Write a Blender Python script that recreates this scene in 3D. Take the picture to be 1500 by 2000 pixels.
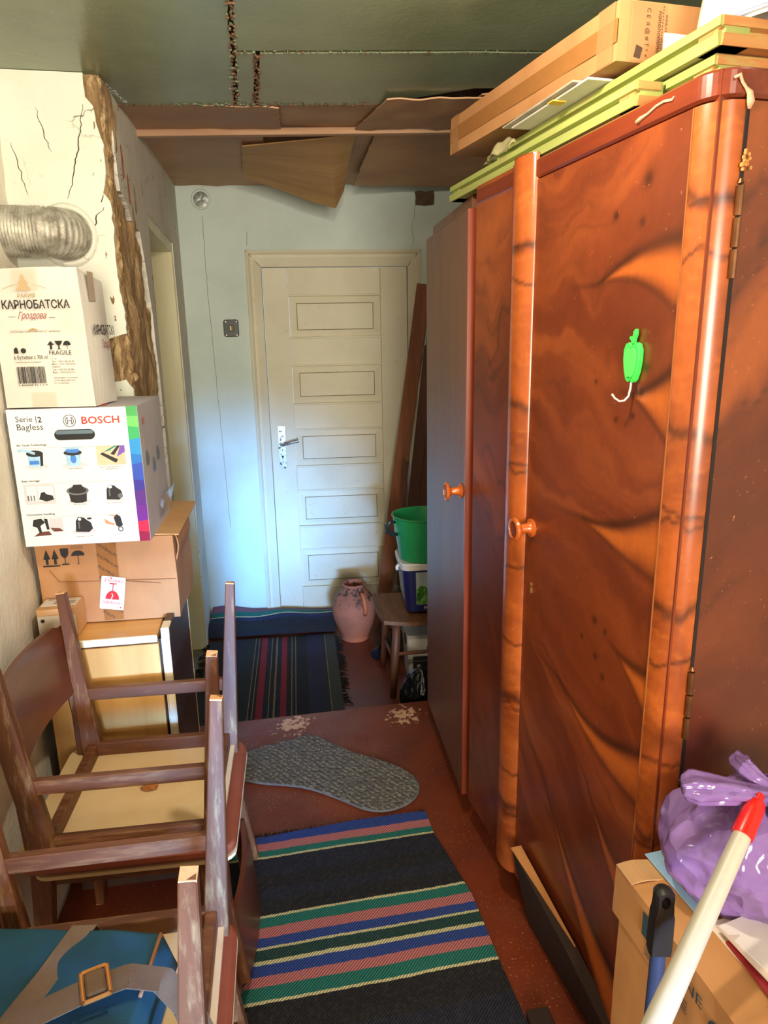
import bpy, bmesh, math, random
import numpy as np
from mathutils import Vector, Matrix, noise
random.seed(7); np.random.seed(7)
for o in list(bpy.data.objects): bpy.data.objects.remove(o, do_unlink=True)
scene = bpy.context.scene
COL = scene.collection
R = math.radians

# ------------------------------------------------------------------ camera
PITCH = math.atan(343/1350.0); ROLL = R(-1.05)
fwd = Vector((0, math.cos(PITCH), -math.sin(PITCH)))
up0 = Vector((0, math.sin(PITCH), math.cos(PITCH))); r0 = Vector((1, 0, 0))
up = up0*math.cos(ROLL) - r0*math.sin(ROLL); rt = r0*math.cos(ROLL) + up0*math.sin(ROLL)
cd = bpy.data.cameras.new('camera'); cam = bpy.data.objects.new('camera', cd); COL.objects.link(cam)
cd.sensor_fit = 'VERTICAL'; cd.sensor_height = 36; cd.sensor_width = 36; cd.lens = 36*1350/2000
cd.clip_start = 0.02
m3 = Matrix((rt, up, -fwd)).transposed()
cam.matrix_world = Matrix.Translation((0, 0, 1.455)) @ m3.to_4x4()
scene.camera = cam

# ------------------------------------------------------------------ world, lights, exposure
w = bpy.data.worlds.new('world'); scene.world = w; w.use_nodes = True
bg = w.node_tree.nodes['Background']; bg.inputs[0].default_value = (0.62, 0.76, 1.0, 1); bg.inputs[1].default_value = 1.0
scene.view_settings.view_transform = 'Standard'; scene.view_settings.look = 'None'
scene.view_settings.exposure = 0.70; scene.view_settings.gamma = 1.0
scene.view_settings.use_curve_mapping = False

def lamp(name, typ, loc, energy, color, **kw):
    l = bpy.data.lights.new(name, typ); o = bpy.data.objects.new(name, l); COL.objects.link(o)
    o.location = loc; l.energy = energy; l.color = color
    for k, v in kw.items(): setattr(l, k, v)
    return o
def aim(o, target):
    o.rotation_euler = (Vector(target) - Vector(o.location)).to_track_quat('-Z', 'Y').to_euler()
# daylight through the window in the rear wall, a fill, and the bare bulb hanging from the ceiling
wl_ = lamp('window_daylight', 'AREA', (0.55, -2.18, 0.98), 5.0, (0.13, 0.42, 1.0), shape='RECTANGLE', size=0.42, size_y=0.30, spread=R(16))
aim(wl_, (-0.78, 3.9, 0.30))
fill_lamp = lamp('rear_fill', 'AREA', (0.55, -2.16, 1.3), 33, (1.0, 0.91, 0.74), shape='RECTANGLE', size=0.9, size_y=1.1, spread=R(110))  # added warm fill behind the viewer, lifts the dark parts
aim(fill_lamp, (0.1, 3.0, 1.2))
lamp('bulb_light', 'POINT', (0.02, 0.95, 1.985), 21, (1.0, 0.87, 0.68), shadow_soft_size=0.035)

# ------------------------------------------------------------------ helpers
def S(c):      # sRGB 0-255 -> linear rgba
    out = []
    for v in c[:3]:
        v = v/255.0
        out.append(v/12.92 if v <= 0.04045 else ((v+0.055)/1.055)**2.4)
    return (*out, 1.0)

class NT:
    def __init__(self, name):
        self.m = bpy.data.materials.new(name); self.m.use_nodes = True
        self.t = self.m.node_tree; self.b = self.t.nodes['Principled BSDF']
    def n(self, typ, **kw):
        nd = self.t.nodes.new(typ)
        for k, v in kw.items():
            if k.startswith('i_'):
                key = k[2:]
                nd.inputs[int(key) if key.isdigit() else key.replace('_', ' ')].default_value = v
            else: setattr(nd, k, v)
        return nd
    def l(self, a, b): self.t.links.new(a, b)
    def coord(self, scale=(1, 1, 1), loc=(0, 0, 0), rot=(0, 0, 0), rnd=True):
        tc = self.n('ShaderNodeTexCoord'); mp = self.n('ShaderNodeMapping')
        mp.inputs['Scale'].default_value = scale; mp.inputs['Rotation'].default_value = rot
        if rnd:
            oi = self.n('ShaderNodeObjectInfo'); ml = self.n('ShaderNodeMath', operation='MULTIPLY'); ml.inputs[1].default_value = 37.0
            self.l(oi.outputs['Random'], ml.inputs[0])
            cx = self.n('ShaderNodeCombineXYZ')
            for i in range(3): self.l(ml.outputs[0], cx.inputs[i])
            self.l(cx.outputs[0], mp.inputs['Location'])
        else: mp.inputs['Location'].default_value = loc
        self.l(tc.outputs['Object'], mp.inputs['Vector'])
        return mp.outputs[0]
    def noise(self, vec, scale, detail=4, rough=0.55, dist=0):
        nd = self.n('ShaderNodeTexNoise'); nd.inputs['Scale'].default_value = scale; nd.inputs['Detail'].default_value = detail
        nd.inputs['Roughness'].default_value = rough; nd.inputs['Distortion'].default_value = dist
        self.l(vec, nd.inputs['Vector']); return nd.outputs[0]
    def ramp(self, fac, stops, interp='LINEAR'):
        r = self.n('ShaderNodeValToRGB'); r.color_ramp.interpolation = interp
        e = r.color_ramp.elements
        while len(e) < len(stops): e.new(0.5)
        for el, (p, c) in zip(e, stops): el.position = p; el.color = c
        self.l(fac, r.inputs[0]); return r.outputs[0]
    def mix(self, fac, a, b, mode='MIX'):
        mx = self.n('ShaderNodeMix', data_type='RGBA', blend_type=mode)
        if isinstance(fac, (int, float)): mx.inputs[0].default_value = fac
        else: self.l(fac, mx.inputs[0])
        for s_, i in ((a, 6), (b, 7)):
            if isinstance(s_, tuple): mx.inputs[i].default_value = s_
            else: self.l(s_, mx.inputs[i])
        return mx.outputs[2]
    def bump(self, h, strength=0.3, dist=0.01):
        b = self.n('ShaderNodeBump'); b.inputs['Strength'].default_value = strength; b.inputs['Distance'].default_value = dist
        self.l(h, b.inputs['Height']); self.l(b.outputs[0], self.b.inputs['Normal'])
    def out(self, col, rough=0.6, metal=0.0, **kw):
        if isinstance(col, tuple): self.b.inputs['Base Color'].default_value = col
        else: self.l(col, self.b.inputs['Base Color'])
        if isinstance(rough, (int, float)): self.b.inputs['Roughness'].default_value = rough
        else: self.l(rough, self.b.inputs['Roughness'])
        self.b.inputs['Metallic'].default_value = metal
        for k, v in kw.items(): self.b.inputs[k.replace('_', ' ')].default_value = v
        return self.m

BW = lambda v: (v, v, v, 1)
def mat_plain(name, c, rough=0.5, var=0.08, scale=30, metal=0, bump=0.0, **kw):
    t = NT(name); v = t.coord(); c = S(c)
    f = t.noise(v, scale)
    a = tuple(max(0, x*(1-var)) for x in c[:3])+(1,); b = tuple(min(1, x*(1+var)) for x in c[:3])+(1,)
    col = t.ramp(f, [(0.3, a), (0.7, b)])
    if bump: t.bump(t.noise(v, scale*3), bump, 0.002)
    return t.out(col, rough, metal, **kw)
def mat_wood(name, c1, c2, c3=None, axis=0, scale=14, stretch=14, rough=0.45, bump=0.15, wear=None, coat=0.0):
    t = NT(name); sc = [stretch]*3; sc[axis] = 1.0
    v = t.coord(tuple(x/stretch for x in [stretch if i != axis else 1.0 for i in range(3)]))
    f1 = t.noise(v, scale, 5, 0.6, 0.4); f2 = t.noise(v, scale*6, 3, 0.6)
    base = t.ramp(f1, [(0.25, S(c1)), (0.55, S(c2)), (0.8, S(c3 or c2))])
    col = t.mix(t.ramp(f2, [(0.35, BW(0.0)), (0.7, BW(0.45))]), base, S(c1))
    if wear:
        v2 = t.coord((1, 1, 1))
        v3 = t.coord(tuple(1.0 if i != axis else 0.16 for i in range(3)))
        col = t.mix(t.ramp(t.noise(v3, 55, 6, 0.7), [(0.52, BW(0)), (0.66, BW(0.75))]), col, S(wear))
    if bump: t.bump(f2, bump, 0.002)
    return t.out(col, rough, 0, Coat_Weight=coat, Coat_Roughness=0.15)
def mat_plaster(name, c, stain, dirt=None, crack=True, rough=0.9, bump=0.35, crackscale=5):
    t = NT(name); v = t.coord(rnd=False)
    f = t.noise(v, 2.2, 5, 0.6); g = t.noise(v, 60, 5, 0.6)
    col = t.ramp(f, [(0.3, S(stain)), (0.62, S(c))])
    col = t.mix(t.ramp(t.noise(v, 26, 6, 0.7), [(0.63, BW(0)), (0.75, BW(0.35))]), col, S(dirt or stain))
    h = g
    if crack:
        vo = t.n('ShaderNodeTexVoronoi', feature='DISTANCE_TO_EDGE'); vo.inputs['Scale'].default_value = crackscale
        ad = t.n('ShaderNodeVectorMath', operation='MULTIPLY_ADD')
        nz = t.n('ShaderNodeTexNoise'); nz.inputs['Scale'].default_value = 9; nz.inputs['Detail'].default_value = 5
        t.l(v, nz.inputs['Vector']); t.l(nz.outputs['Color'], ad.inputs[0]); ad.inputs[1].default_value = (0.22, 0.22, 0.22); t.l(v, ad.inputs[2])
        t.l(ad.outputs[0], vo.inputs['Vector'])
        line = t.ramp(vo.outputs['Distance'], [(0.0, BW(1)), (0.012, BW(0))])
        msk = t.ramp(t.noise(v, 2.7, 3), [(0.5, BW(0)), (0.58, BW(1))])
        cf = t.mix(1.0, line, msk, 'MULTIPLY')
        col = t.mix(cf, col, S((90, 75, 55)))
    t.bump(h, bump, 0.004)
    return t.out(col, rough)

def link(o, parent=None):
    COL.objects.link(o)
    if parent is not None: o.parent = parent
    return o
def empty(name, loc=(0, 0, 0), rz=0.0, rot=None):
    o = bpy.data.objects.new(name, None); o.location = loc; o.rotation_euler = rot if rot else (0, 0, R(rz))
    o.empty_display_size = 0.05
    return link(o)
def tag(o, label=None, cat=None, group=None, kind=None):
    if label: o['label'] = label
    if cat: o['category'] = cat
    if group: o['group'] = group
    if kind: o['kind'] = kind
    return o

class MB:
    """collects shapes, then links them as one mesh object"""
    def __init__(self): self.bm = bmesh.new()
    def box(self, lo, hi, bevel=0.0, M=None, seg=1):
        b = bmesh.new(); bmesh.ops.create_cube(b, size=1)
        for v in b.verts:
            v.co = Vector([lo[i] + (v.co[i]+0.5)*(hi[i]-lo[i]) for i in range(3)])
        if bevel: bmesh.ops.bevel(b, geom=list(b.edges), offset=bevel, segments=seg, affect='EDGES', profile=0.5)
        return self._add(b, M)
    def _add(self, b, M=None):
        if M is not None: b.transform(M)
        me = bpy.data.meshes.new('tmp'); b.to_mesh(me); b.free(); self.bm.from_mesh(me); bpy.data.meshes.remove(me)
        return self
    def bar(self, p0, p1, s0, s1=None, upv=(0, 0, 1), bevel=0.0, tilt=None):
        """rectangular bar between two points, section (width, height) tapering s0 -> s1"""
        s1 = s1 or s0; p0 = Vector(p0); p1 = Vector(p1); d = (p1-p0).normalized(); upv = Vector(upv)
        x = d.cross(upv)
        if x.length < 1e-4: x = d.cross(Vector((1, 0, 0)))
        x.normalize(); y = x.cross(d).normalized()
        b = bmesh.new(); vs = []
        for p, s in ((p0, s0), (p1, s1)):
            for a, c in ((-1, -1), (1, -1), (1, 1), (-1, 1)):
                vs.append(b.verts.new(p + x*a*s[0]/2 + y*c*s[1]/2))
        for f in ((3, 2, 1, 0), (4, 5, 6, 7), (0, 1, 5, 4), (1, 2, 6, 5), (2, 3, 7, 6), (3, 0, 4, 7)): b.faces.new([vs[i] for i in f])
        if bevel: bmesh.ops.bevel(b, geom=list(b.edges), offset=bevel, segments=1, affect='EDGES')
        return self._add(b)
    def tube(self, pts, r, n=10, cap=True):
        pts = [Vector(p) for p in pts]; k = len(pts)
        rs = r if isinstance(r, (list, tuple)) else [r]*k
        b = bmesh.new(); rings = []; prev = None
        for i, p in enumerate(pts):
            t = (pts[min(i+1, k-1)] - pts[max(i-1, 0)]).normalized()
            if prev is None:
                a = t.cross(Vector((0, 0, 1)))
                if a.length < 1e-3: a = t.cross(Vector((1, 0, 0)))
            else: a = prev - t*prev.dot(t)
            a.normalize(); prev = a; c = t.cross(a)
            rings.append([b.verts.new(p + (a*math.cos(2*math.pi*j/n) + c*math.sin(2*math.pi*j/n))*rs[i]) for j in range(n)])
        for i in range(k-1):
            for j in range(n): b.faces.new((rings[i][j], rings[i][(j+1) % n], rings[i+1][(j+1) % n], rings[i+1][j]))
        if cap: b.faces.new(rings[0][::-1]); b.faces.new(rings[-1])
        return self._add(b)
    def lathe(self, prof, n=32, M=None, cap=False):
        b = bmesh.new(); rings = []
        for r, z in prof:
            rings.append([b.verts.new((r*math.cos(2*math.pi*j/n), r*math.sin(2*math.pi*j/n), z)) for j in range(n)])
        for i in range(len(prof)-1):
            for j in range(n): b.faces.new((rings[i][j], rings[i][(j+1) % n], rings[i+1][(j+1) % n], rings[i+1][j]))
        if cap: b.faces.new(rings[0][::-1]); b.faces.new(rings[-1])
        return self._add(b, M)
    def prism(self, poly, h0, h1, M=None, bevel=0.0):
        """2D polygon (x, y) extruded from z=h0 to h1"""
        b = bmesh.new()
        lo = [b.verts.new((p[0], p[1], h0)) for p in poly]; hi = [b.verts.new((p[0], p[1], h1)) for p in poly]
        b.faces.new(lo[::-1]); b.faces.new(hi); k = len(poly)
        for i in range(k): b.faces.new((lo[i], lo[(i+1) % k], hi[(i+1) % k], hi[i]))
        bmesh.ops.recalc_face_normals(b, faces=b.faces)
        if bevel: bmesh.ops.bevel(b, geom=list(b.edges), offset=bevel, segments=1, affect='EDGES')
        bmesh.ops.triangulate(b, faces=[f for f in b.faces if len(f.verts) > 4])
        return self._add(b, M)
    def flat(self, poly, M=None):
        b = bmesh.new(); f = b.faces.new([b.verts.new((p[0], p[1], p[2] if len(p) > 2 else 0)) for p in poly])
        bmesh.ops.triangulate(b, faces=b.faces[:])
        return self._add(b, M)
    def grid(self, fn, nu, nv, thick=0.0, closed_u=False):
        """surface fn(u, v) u,v in 0..1; optional thickness along normals"""
        b = bmesh.new(); g = [[b.verts.new(fn(i/nu, j/nv)) for j in range(nv+1)] for i in range(nu+(0 if closed_u else 1))]
        k = len(g)
        for i in range(nu):
            for j in range(nv): b.faces.new((g[i][j], g[(i+1) % k][j], g[(i+1) % k][j+1], g[i][j+1]))
        bmesh.ops.recalc_face_normals(b, faces=b.faces)
        if thick: bmesh.ops.solidify(b, geom=list(b.faces), thickness=thick)
        return self._add(b)
    def jitter(self, amp, freq=8.0, seed=0):
        for v in self.bm.verts:
            n = noise.noise_vector(v.co*freq + Vector((seed, seed*1.7, -seed)))
            v.co += n*amp
        return self
    def subdiv(self, cuts=3):
        bmesh.ops.subdivide_edges(self.bm, edges=list(self.bm.edges), cuts=cuts, use_grid_fill=True); return self
    def obj(self, name, mat, parent=None, smooth=False, label=None, kind=None, weld=False):
        if weld: bmesh.ops.remove_doubles(self.bm, verts=self.bm.verts, dist=0.0002)
        me = bpy.data.meshes.new(name); self.bm.to_mesh(me); self.bm.free()
        me.materials.append(mat)
        if smooth:
            if smooth is True: me.polygons.foreach_set('use_smooth', [True]*len(me.polygons))
        o = bpy.data.objects.new(name, me); link(o, parent)
        if smooth == 'auto':
            me.polygons.foreach_set('use_smooth', [True]*len(me.polygons))
            try: me.set_sharp_from_angle(angle=R(35))
            except Exception: pass
        if label: o['label'] = label
        if kind: o['kind'] = kind
        return o

# printing on faces: 2D plane -> parent local space
def M_front(ox, oy, oz, rot=0.0):   # face looking towards -y
    return Matrix.Translation((ox, oy-0.0007, oz)) @ Matrix(((1, 0, 0, 0), (0, 0, -1, 0), (0, 1, 0, 0), (0, 0, 0, 1))) @ Matrix.Rotation(rot, 4, 'Z')
def M_right(ox, oy, oz, rot=0.0):   # face looking towards +x
    return Matrix.Translation((ox+0.0007, oy, oz)) @ Matrix(((0, 0, 1, 0), (1, 0, 0, 0), (0, 1, 0, 0), (0, 0, 0, 1))) @ Matrix.Rotation(rot, 4, 'Z')
def M_left(ox, oy, oz, rot=0.0):    # face looking towards -x
    return Matrix.Translation((ox-0.0007, oy, oz)) @ Matrix(((0, 0, -1, 0), (-1, 0, 0, 0), (0, 1, 0, 0), (0, 0, 0, 1))) @ Matrix.Rotation(rot, 4, 'Z')
def M_top(ox, oy, oz, rot=0.0):
    return Matrix.Translation((ox, oy, oz+0.0007)) @ Matrix.Rotation(rot, 4, 'Z')
TEXTS = []
def text(s, width, mat, parent, M, name='lettering', height=None, align='CENTER', bold=0.0, shear=0.0):
    c = bpy.data.curves.new(name, 'FONT'); c.body = s; c.size = 1.0; c.align_x = align; c.align_y = 'CENTER'
    c.fill_mode = 'FRONT'; c.offset = bold; c.resolution_u = 2; c.shear = shear
    o = bpy.data.objects.new('tmp_text', c); COL.objects.link(o); TEXTS.append((o, width, height, mat, parent, M, name))
def flush_text():
    bpy.context.view_layer.update(); dg = bpy.context.evaluated_depsgraph_get()
    for o, width, height, mat, parent, M, name in TEXTS:
        me = bpy.data.meshes.new_from_object(o.evaluated_get(dg)); me.materials.clear(); me.materials.append(mat)
        n = len(me.vertices); co = np.empty(n*3); me.vertices.foreach_get('co', co); co = co.reshape(-1, 3)
        if n == 0: continue
        wx = max(1e-6, co[:, 0].max()-co[:, 0].min()); hy = max(1e-6, co[:, 1].max()-co[:, 1].min())
        sx = width/wx; sy = (height/hy) if height else sx
        co[:, 0] *= sx; co[:, 1] = (co[:, 1]-(co[:, 1].max()+co[:, 1].min())/2)*sy; co[:, 2] = 0
        me.vertices.foreach_set('co', co.ravel()); me.transform(M); me.name = name
        t = bpy.data.objects.new(name, me); link(t, parent)
    for tup in TEXTS:
        c = tup[0].data; bpy.data.objects.remove(tup[0], do_unlink=True); bpy.data.curves.remove(c)
def copy_tree(o, parent=None):
    c = o.copy(); COL.objects.link(c); c.parent = parent
    for ch in list(o.children): copy_tree(ch, c)
    return c
def rrect(w, h, r, cx=0, cy=0, n=4):
    pts = []
    for qx, qy, a0 in ((1, 1, 0), (-1, 1, 90), (-1, -1, 180), (1, -1, 270)):
        for k in range(n+1):
            a = R(a0+90*k/n); pts.append((cx+qx*(w/2-r)+r*math.cos(a), cy+qy*(h/2-r)+r*math.sin(a)))
    return pts
def disc(r, cx=0, cy=0, n=20, ry=None): return [(cx+r*math.cos(2*math.pi*k/n), cy+(ry or r)*math.sin(2*math.pi*k/n)) for k in range(n)]
def rect(x0, y0, x1, y1): return [(x0, y0), (x1, y0), (x1, y1), (x0, y1)]

# ================================================================== SETTING
RZ = 10.3
# ---- floor
t = NT('floor_paint'); v = t.coord(rnd=False)
f = t.noise(v, 3.0, 5, 0.6)
col = t.ramp(f, [(0.3, S((100, 40, 22))), (0.7, S((134, 58, 30)))])
sp = t.noise(v, 150, 3, 0.6); msk = t.noise(v, 3.2, 3)
spk = t.mix(1.0, t.ramp(sp, [(0.64, BW(0)), (0.68, BW(1))]), t.ramp(msk, [(0.34, BW(0)), (0.60, BW(1))]), 'MULTIPLY')
col = t.mix(spk, col, S((205, 160, 125)))
# larger flaked patches near the step edge
sx = t.n('ShaderNodeSeparateXYZ'); t.l(v, sx.inputs[0])
def gauss(cx, cy, r):
    d = t.n('ShaderNodeVectorMath', operation='DISTANCE'); t.l(v, d.inputs[0]); d.inputs[1].default_value = (cx, cy, 0)
    return t.ramp(d.outputs['Value'], [(0.0, BW(0.42)), (r, BW(0))])
fl = t.noise(v, 38, 6, 0.65)
pat = t.mix(1.0, gauss(0.07, 2.43, 0.17), gauss(0.50, 2.40, 0.16), 'ADD')
s3 = t.mix(1.0, fl, pat, 'ADD')
flk = t.ramp(s3, [(0.80, BW(0)), (0.83, BW(1))])
col = t.mix(flk, col, S((215, 165, 125)))
t.bump(t.noise(v, 40, 4), 0.15, 0.002)
rgh = t.ramp(t.noise(v, 9, 4), [(0.3, BW(0.30)), (0.7, BW(0.55))])
M_FLOOR = t.out(col, rgh)
b = MB(); b.box((-0.62, -2.42, -0.19), (1.24, 2.50, 0.0), 0.006)
o = b.obj('floor', M_FLOOR); o.rotation_euler.z = R(RZ); tag(o, 'reddish brown painted floor with flaked paint, ending in a step', kind='structure')
M_FLOOR2 = mat_plain('lower_floor_paint', (112, 56, 40), 0.4, 0.25, 6)
b = MB(); b.box((-0.36, 2.50, -0.20), (1.24, 4.15, -0.17))
o = b.obj('floor_lower', M_FLOOR2); o.rotation_euler.z = R(RZ); tag(o, 'brown painted floor one step down before the panelled door', kind='structure')
b = MB(); b.box((-1.3, 2.3, -0.20), (-0.36, 4.15, -0.172))
o = b.obj('floor_side_room', mat_plain('cement', (120, 120, 95), 0.85, 0.2, 12)); o.rotation_euler.z = R(RZ); tag(o, 'grey cement floor in the left doorway', kind='structure')

# ---- left wall, whitewashed and bumpy
M_WHITE = mat_plaster('whitewash', (236, 230, 214), (214, 204, 184), (180, 160, 130), crack=False, bump=0.8)
b = MB()
def wl_fn(u, v_):
    y = -2.4+u*4.6; z = v_*2.13
    n_ = noise.fractal(Vector((y*3, z*3, 0.3)), 1.0, 2.0, 4)*0.012 + noise.noise(Vector((y*1.3, z*1.1, 4)))*0.015
    return Vector((-0.615+n_, y, z))
b.grid(wl_fn, 150, 80, 0.03)
o = b.obj('wall_left', M_WHITE, smooth=True); o.rotation_euler.z = R(RZ); tag(o, 'rough whitewashed wall on the left', kind='structure')

# ---- chimney breast with ruined corner
M_PLASTER = mat_plaster('chimney_plaster', (226, 225, 212), (204, 212, 194), (150, 130, 95), bump=0.5, crackscale=4.5)
M_MUD = NT('mud_core'); v = M_MUD.coord((1, 1, 0.25), rnd=False)
c_ = M_MUD.ramp(M_MUD.noise(v, 34, 9, 0.78, 0.8), [(0.25, S((84, 64, 44))), (0.42, S((142, 112, 76))), (0.55, S((166, 136, 96))), (0.68, S((222, 200, 156)))])
M_MUD.bump(M_MUD.noise(v, 50, 6, 0.7), 0.9, 0.01); M_MUD = M_MUD.out(c_, 0.95)
wc = empty('wall_chimney', (0, 0, 0), RZ); tag(wc, 'cracked plaster chimney breast with a crumbling mud and timber corner', kind='structure')
def core_front(u, v_):
    x = -0.62+u*0.278; z = v_*2.12
    n_ = noise.fractal(Vector((x*18, z*6, 1.2)), 1.0, 2.0, 5)*0.010
    hole = 0.06*math.exp(-(((x+0.365)/0.03)**2 + ((z-1.42)/0.055)**2)**2)
    return Vector((x, 2.094+n_+hole, z))
def core_side(u, v_):
    y = 2.094+u*0.66; z = v_*2.12
    n_ = noise.fractal(Vector((y*14, z*5, 7.7)), 1.0, 2.0, 5)*0.020 + noise.noise(Vector((y*26, z*2.2, 3)))*0.016
    return Vector((-0.345+n_-0.006, y, z))
b = MB(); b.grid(core_front, 60, 260); b.grid(core_side, 60, 260)
b.obj('mud_core', M_MUD, wc, smooth=True, label='exposed brown mud and timber core')
M_TIMB = mat_wood('old_timber', (96, 74, 50), (146, 116, 78), (172, 142, 100), axis=2, scale=40, rough=0.95, bump=1.0, wear=(214, 186, 138))
b = MB()
b.grid(lambda u, v_: Vector((-0.366+0.03*math.cos(u*math.pi*0.9)+noise.fractal(Vector((u*5, v_*30, 3)), 0.7, 2.0, 5)*0.008, 2.108-0.032*math.sin(u*math.pi*0.9)+noise.fractal(Vector((u*5, v_*30, 9)), 0.7, 2.0, 5)*0.008, 1.0+v_*1.11)), 24, 200)
b.obj('timber_post', M_TIMB, wc, smooth=True, label='weathered brown timber corner post')
def ragged(pts, amp, step=0.012, seed=0, skip=()):
    out = []
    for i in range(len(pts)):
        p = Vector((*pts[i], 0)); q = Vector((*pts[(i+1) % len(pts)], 0)); k = max(1, int((q-p).length/step)) if i not in skip else 1
        for j in range(k):
            r = p.lerp(q, j/k)
            if i not in skip: r += noise.noise_vector(r*60+Vector((seed, 0, 0)))*amp
            out.append((r.x, r.y))
    return out
fp = [(-0.62, 0), (-0.34, 0), (-0.339, 1.28), (-0.334, 1.323), (-0.355, 1.349), (-0.389, 1.342), (-0.392, 1.40), (-0.39, 1.46), (-0.356, 1.471), (-0.339, 1.477), (-0.335, 1.532), (-0.345, 1.599), (-0.345, 1.669), (-0.341, 1.751), (-0.345, 1.771), (-0.342, 1.814), (-0.358, 1.833), (-0.348, 1.881), (-0.346, 1.951), (-0.352, 1.969), (-0.358, 2.002), (-0.362, 2.04), (-0.378, 2.06), (-0.378, 2.115), (-0.62, 2.115)]
b = MB(); b.prism(ragged(fp, 0.004, skip=(0, 1, 23, 24)), 0, 0.016, Matrix.Translation((0, 2.088, 0)) @ Matrix(((1, 0, 0, 0), (0, 0, -1, 0), (0, 1, 0, 0), (0, 0, 0, 1))))
b.obj('plaster_skin', M_PLASTER, wc, label='white cracked plaster face')
sp_ = [(2.19, 2.12), (2.188, 1.963), (2.199, 1.905), (2.207, 1.867), (2.287, 1.855), (2.374, 1.814), (2.52, 1.80), (2.56, 1.752), (2.60, 1.663), (2.62, 1.603), (2.65, 1.536), (2.65, 1.448), (2.67, 1.368), (2.68, 1.291), (2.69, 0.4), (2.69, -0.17), (2.76, -0.17), (2.76, 1.90), (3.60, 1.90), (3.60, -0.17), (4.02, -0.17), (4.02, 2.30), (2.6, 2.16)]
M_WHITE2 = mat_plaster('side_plaster', (226, 222, 208), (200, 196, 182), (160, 130, 100), bump=0.6, crackscale=6)
b = MB(); b.prism(ragged(sp_, 0.005, skip=(14, 15, 16, 17, 18, 19, 20, 21, 22)), -0.02, 0.008, Matrix.Translation((-0.345, 0, 0)) @ Matrix(((0, 0, 1, 0), (1, 0, 0, 0), (0, 1, 0, 0), (0, 0, 0, 1))))
b.obj('plaster_skin', M_WHITE2, wc, label='peeling white plaster beside the doorway')
M_RUST = mat_plain('brick_red', (196, 108, 56), 0.9, 0.2, 40)
for (y, z, h) in ((2.30, 1.96, 0.05), (2.37, 1.90, 0.045)):
    b = MB(); b.flat(ragged([(-0.012, -h), (0.012, -h*0.8), (0.016, 0.3*h), (0.004, h), (-0.014, 0.7*h)], 0.003, 0.006), M_right(-0.3366, y, z)); b.obj('bare_patch', M_RUST, wc)
for k in range(9):   # rubble in the hole
    b = MB(); bmesh.ops.create_icosphere(b.bm, subdivisions=2, radius=0.012+0.007*random.random()); b.jitter(0.006, 60, k)
    o = b.obj('rubble_stone', M_MUD, wc, smooth=True); o.location = (-0.385+0.012*(k % 5), 2.098+0.01*random.random(), 1.352+0.018*(k//5)+0.012*random.random())
# long cracks in the plaster, thin dark grooves
M_CRACK = mat_plain('crack_dark', (70, 56, 40), 1.0, 0.1)
def crack(pts, wdt, seed):
    P_ = []
    for i in range(len(pts)-1):
        a = Vector((*pts[i], 0)); c = Vector((*pts[i+1], 0)); k = max(2, int((c-a).length/0.008))
        for j in range(k):
            r = a.lerp(c, j/k); P_.append(r + noise.noise_vector(r*70+Vector((seed, 0, 0)))*0.005)
    b = MB(); n_ = len(P_)
    L_ = [(p.x-wdt*(0.3+0.7*math.sin(math.pi*i/n_))/2, p.y) for i, p in enumerate(P_)]; R_ = [(p.x+wdt*(0.3+0.7*math.sin(math.pi*i/n_))/2, p.y) for i, p in enumerate(P_)]
    for i in range(n_-1): b.flat([L_[i], R_[i], R_[i+1], L_[i+1]], M_front(0, 2.0718, 0))
    b.obj('crack', M_CRACK, wc)
crack([(-0.388, 2.04), (-0.40, 1.97), (-0.415, 1.92), (-0.43, 1.87), (-0.45, 1.81)], 0.003, 1)
crack([(-0.36, 1.80), (-0.385, 1.77), (-0.40, 1.72), (-0.42, 1.69)], 0.004, 2)
crack([(-0.50, 2.03), (-0.485, 1.96), (-0.47, 1.92)], 0.002, 3)
crack([(-0.57, 1.95), (-0.555, 1.88), (-0.545, 1.82)], 0.002, 4)
crack([(-0.36, 1.83), (-0.37, 1.80)], 0.003, 5)
# plaster collar around the flue
b = MB(); b.grid(lambda u, v_: Vector((-0.462+(0.060+0.018*v_)*math.cos(u*6.2832), 2.072-0.012*math.sin(v_*math.pi), 1.728+(0.060+0.022*v_)*math.sin(u*6.2832))), 40, 6)
b.obj('plaster_collar', M_PLASTER, wc, smooth=True)

# ---- left doorway: cream frame in the thickness of the wall
M_CREAM = mat_wood('cream_paint', (196, 186, 140), (222, 212, 168), (230, 222, 182), axis=2, scale=3, rough=0.4, bump=0.05, coat=0.1)
t2 = empty('trim_2', (0, 0, 0), RZ); tag(t2, 'cream painted frame of the doorway on the left', kind='structure')
for (lo, hi) in (((-0.60, 3.575, -0.172), (-0.342, 3.62, 1.86)),):
    b = MB(); b.box(lo, hi, 0.003); b.obj('jamb', M_CREAM, t2)
b = MB(); b.box((-0.60, 2.76, 1.858), (-0.342, 3.62, 1.905), 0.003); b.obj('head', M_CREAM, t2)
b = MB(); b.box((-0.60, 2.715, -0.172), (-0.342, 2.762, 1.86), 0.003); b.obj('jamb', M_CREAM, t2)
b = MB(); b.box((-0.60, 3.545, -0.172), (-0.44, 3.576, 1.83), 0.003); b.obj('stop', M_CREAM, t2)
M_STEEL = mat_plain('dull_steel', (150, 146, 138), 0.35, 0.15, 40, 1.0)
b = MB(); b.tube([(-0.44, 3.57, 0.95), (-0.44, 3.53, 0.95)], 0.006); b.obj('latch_pin', M_STEEL, t2)
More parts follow.
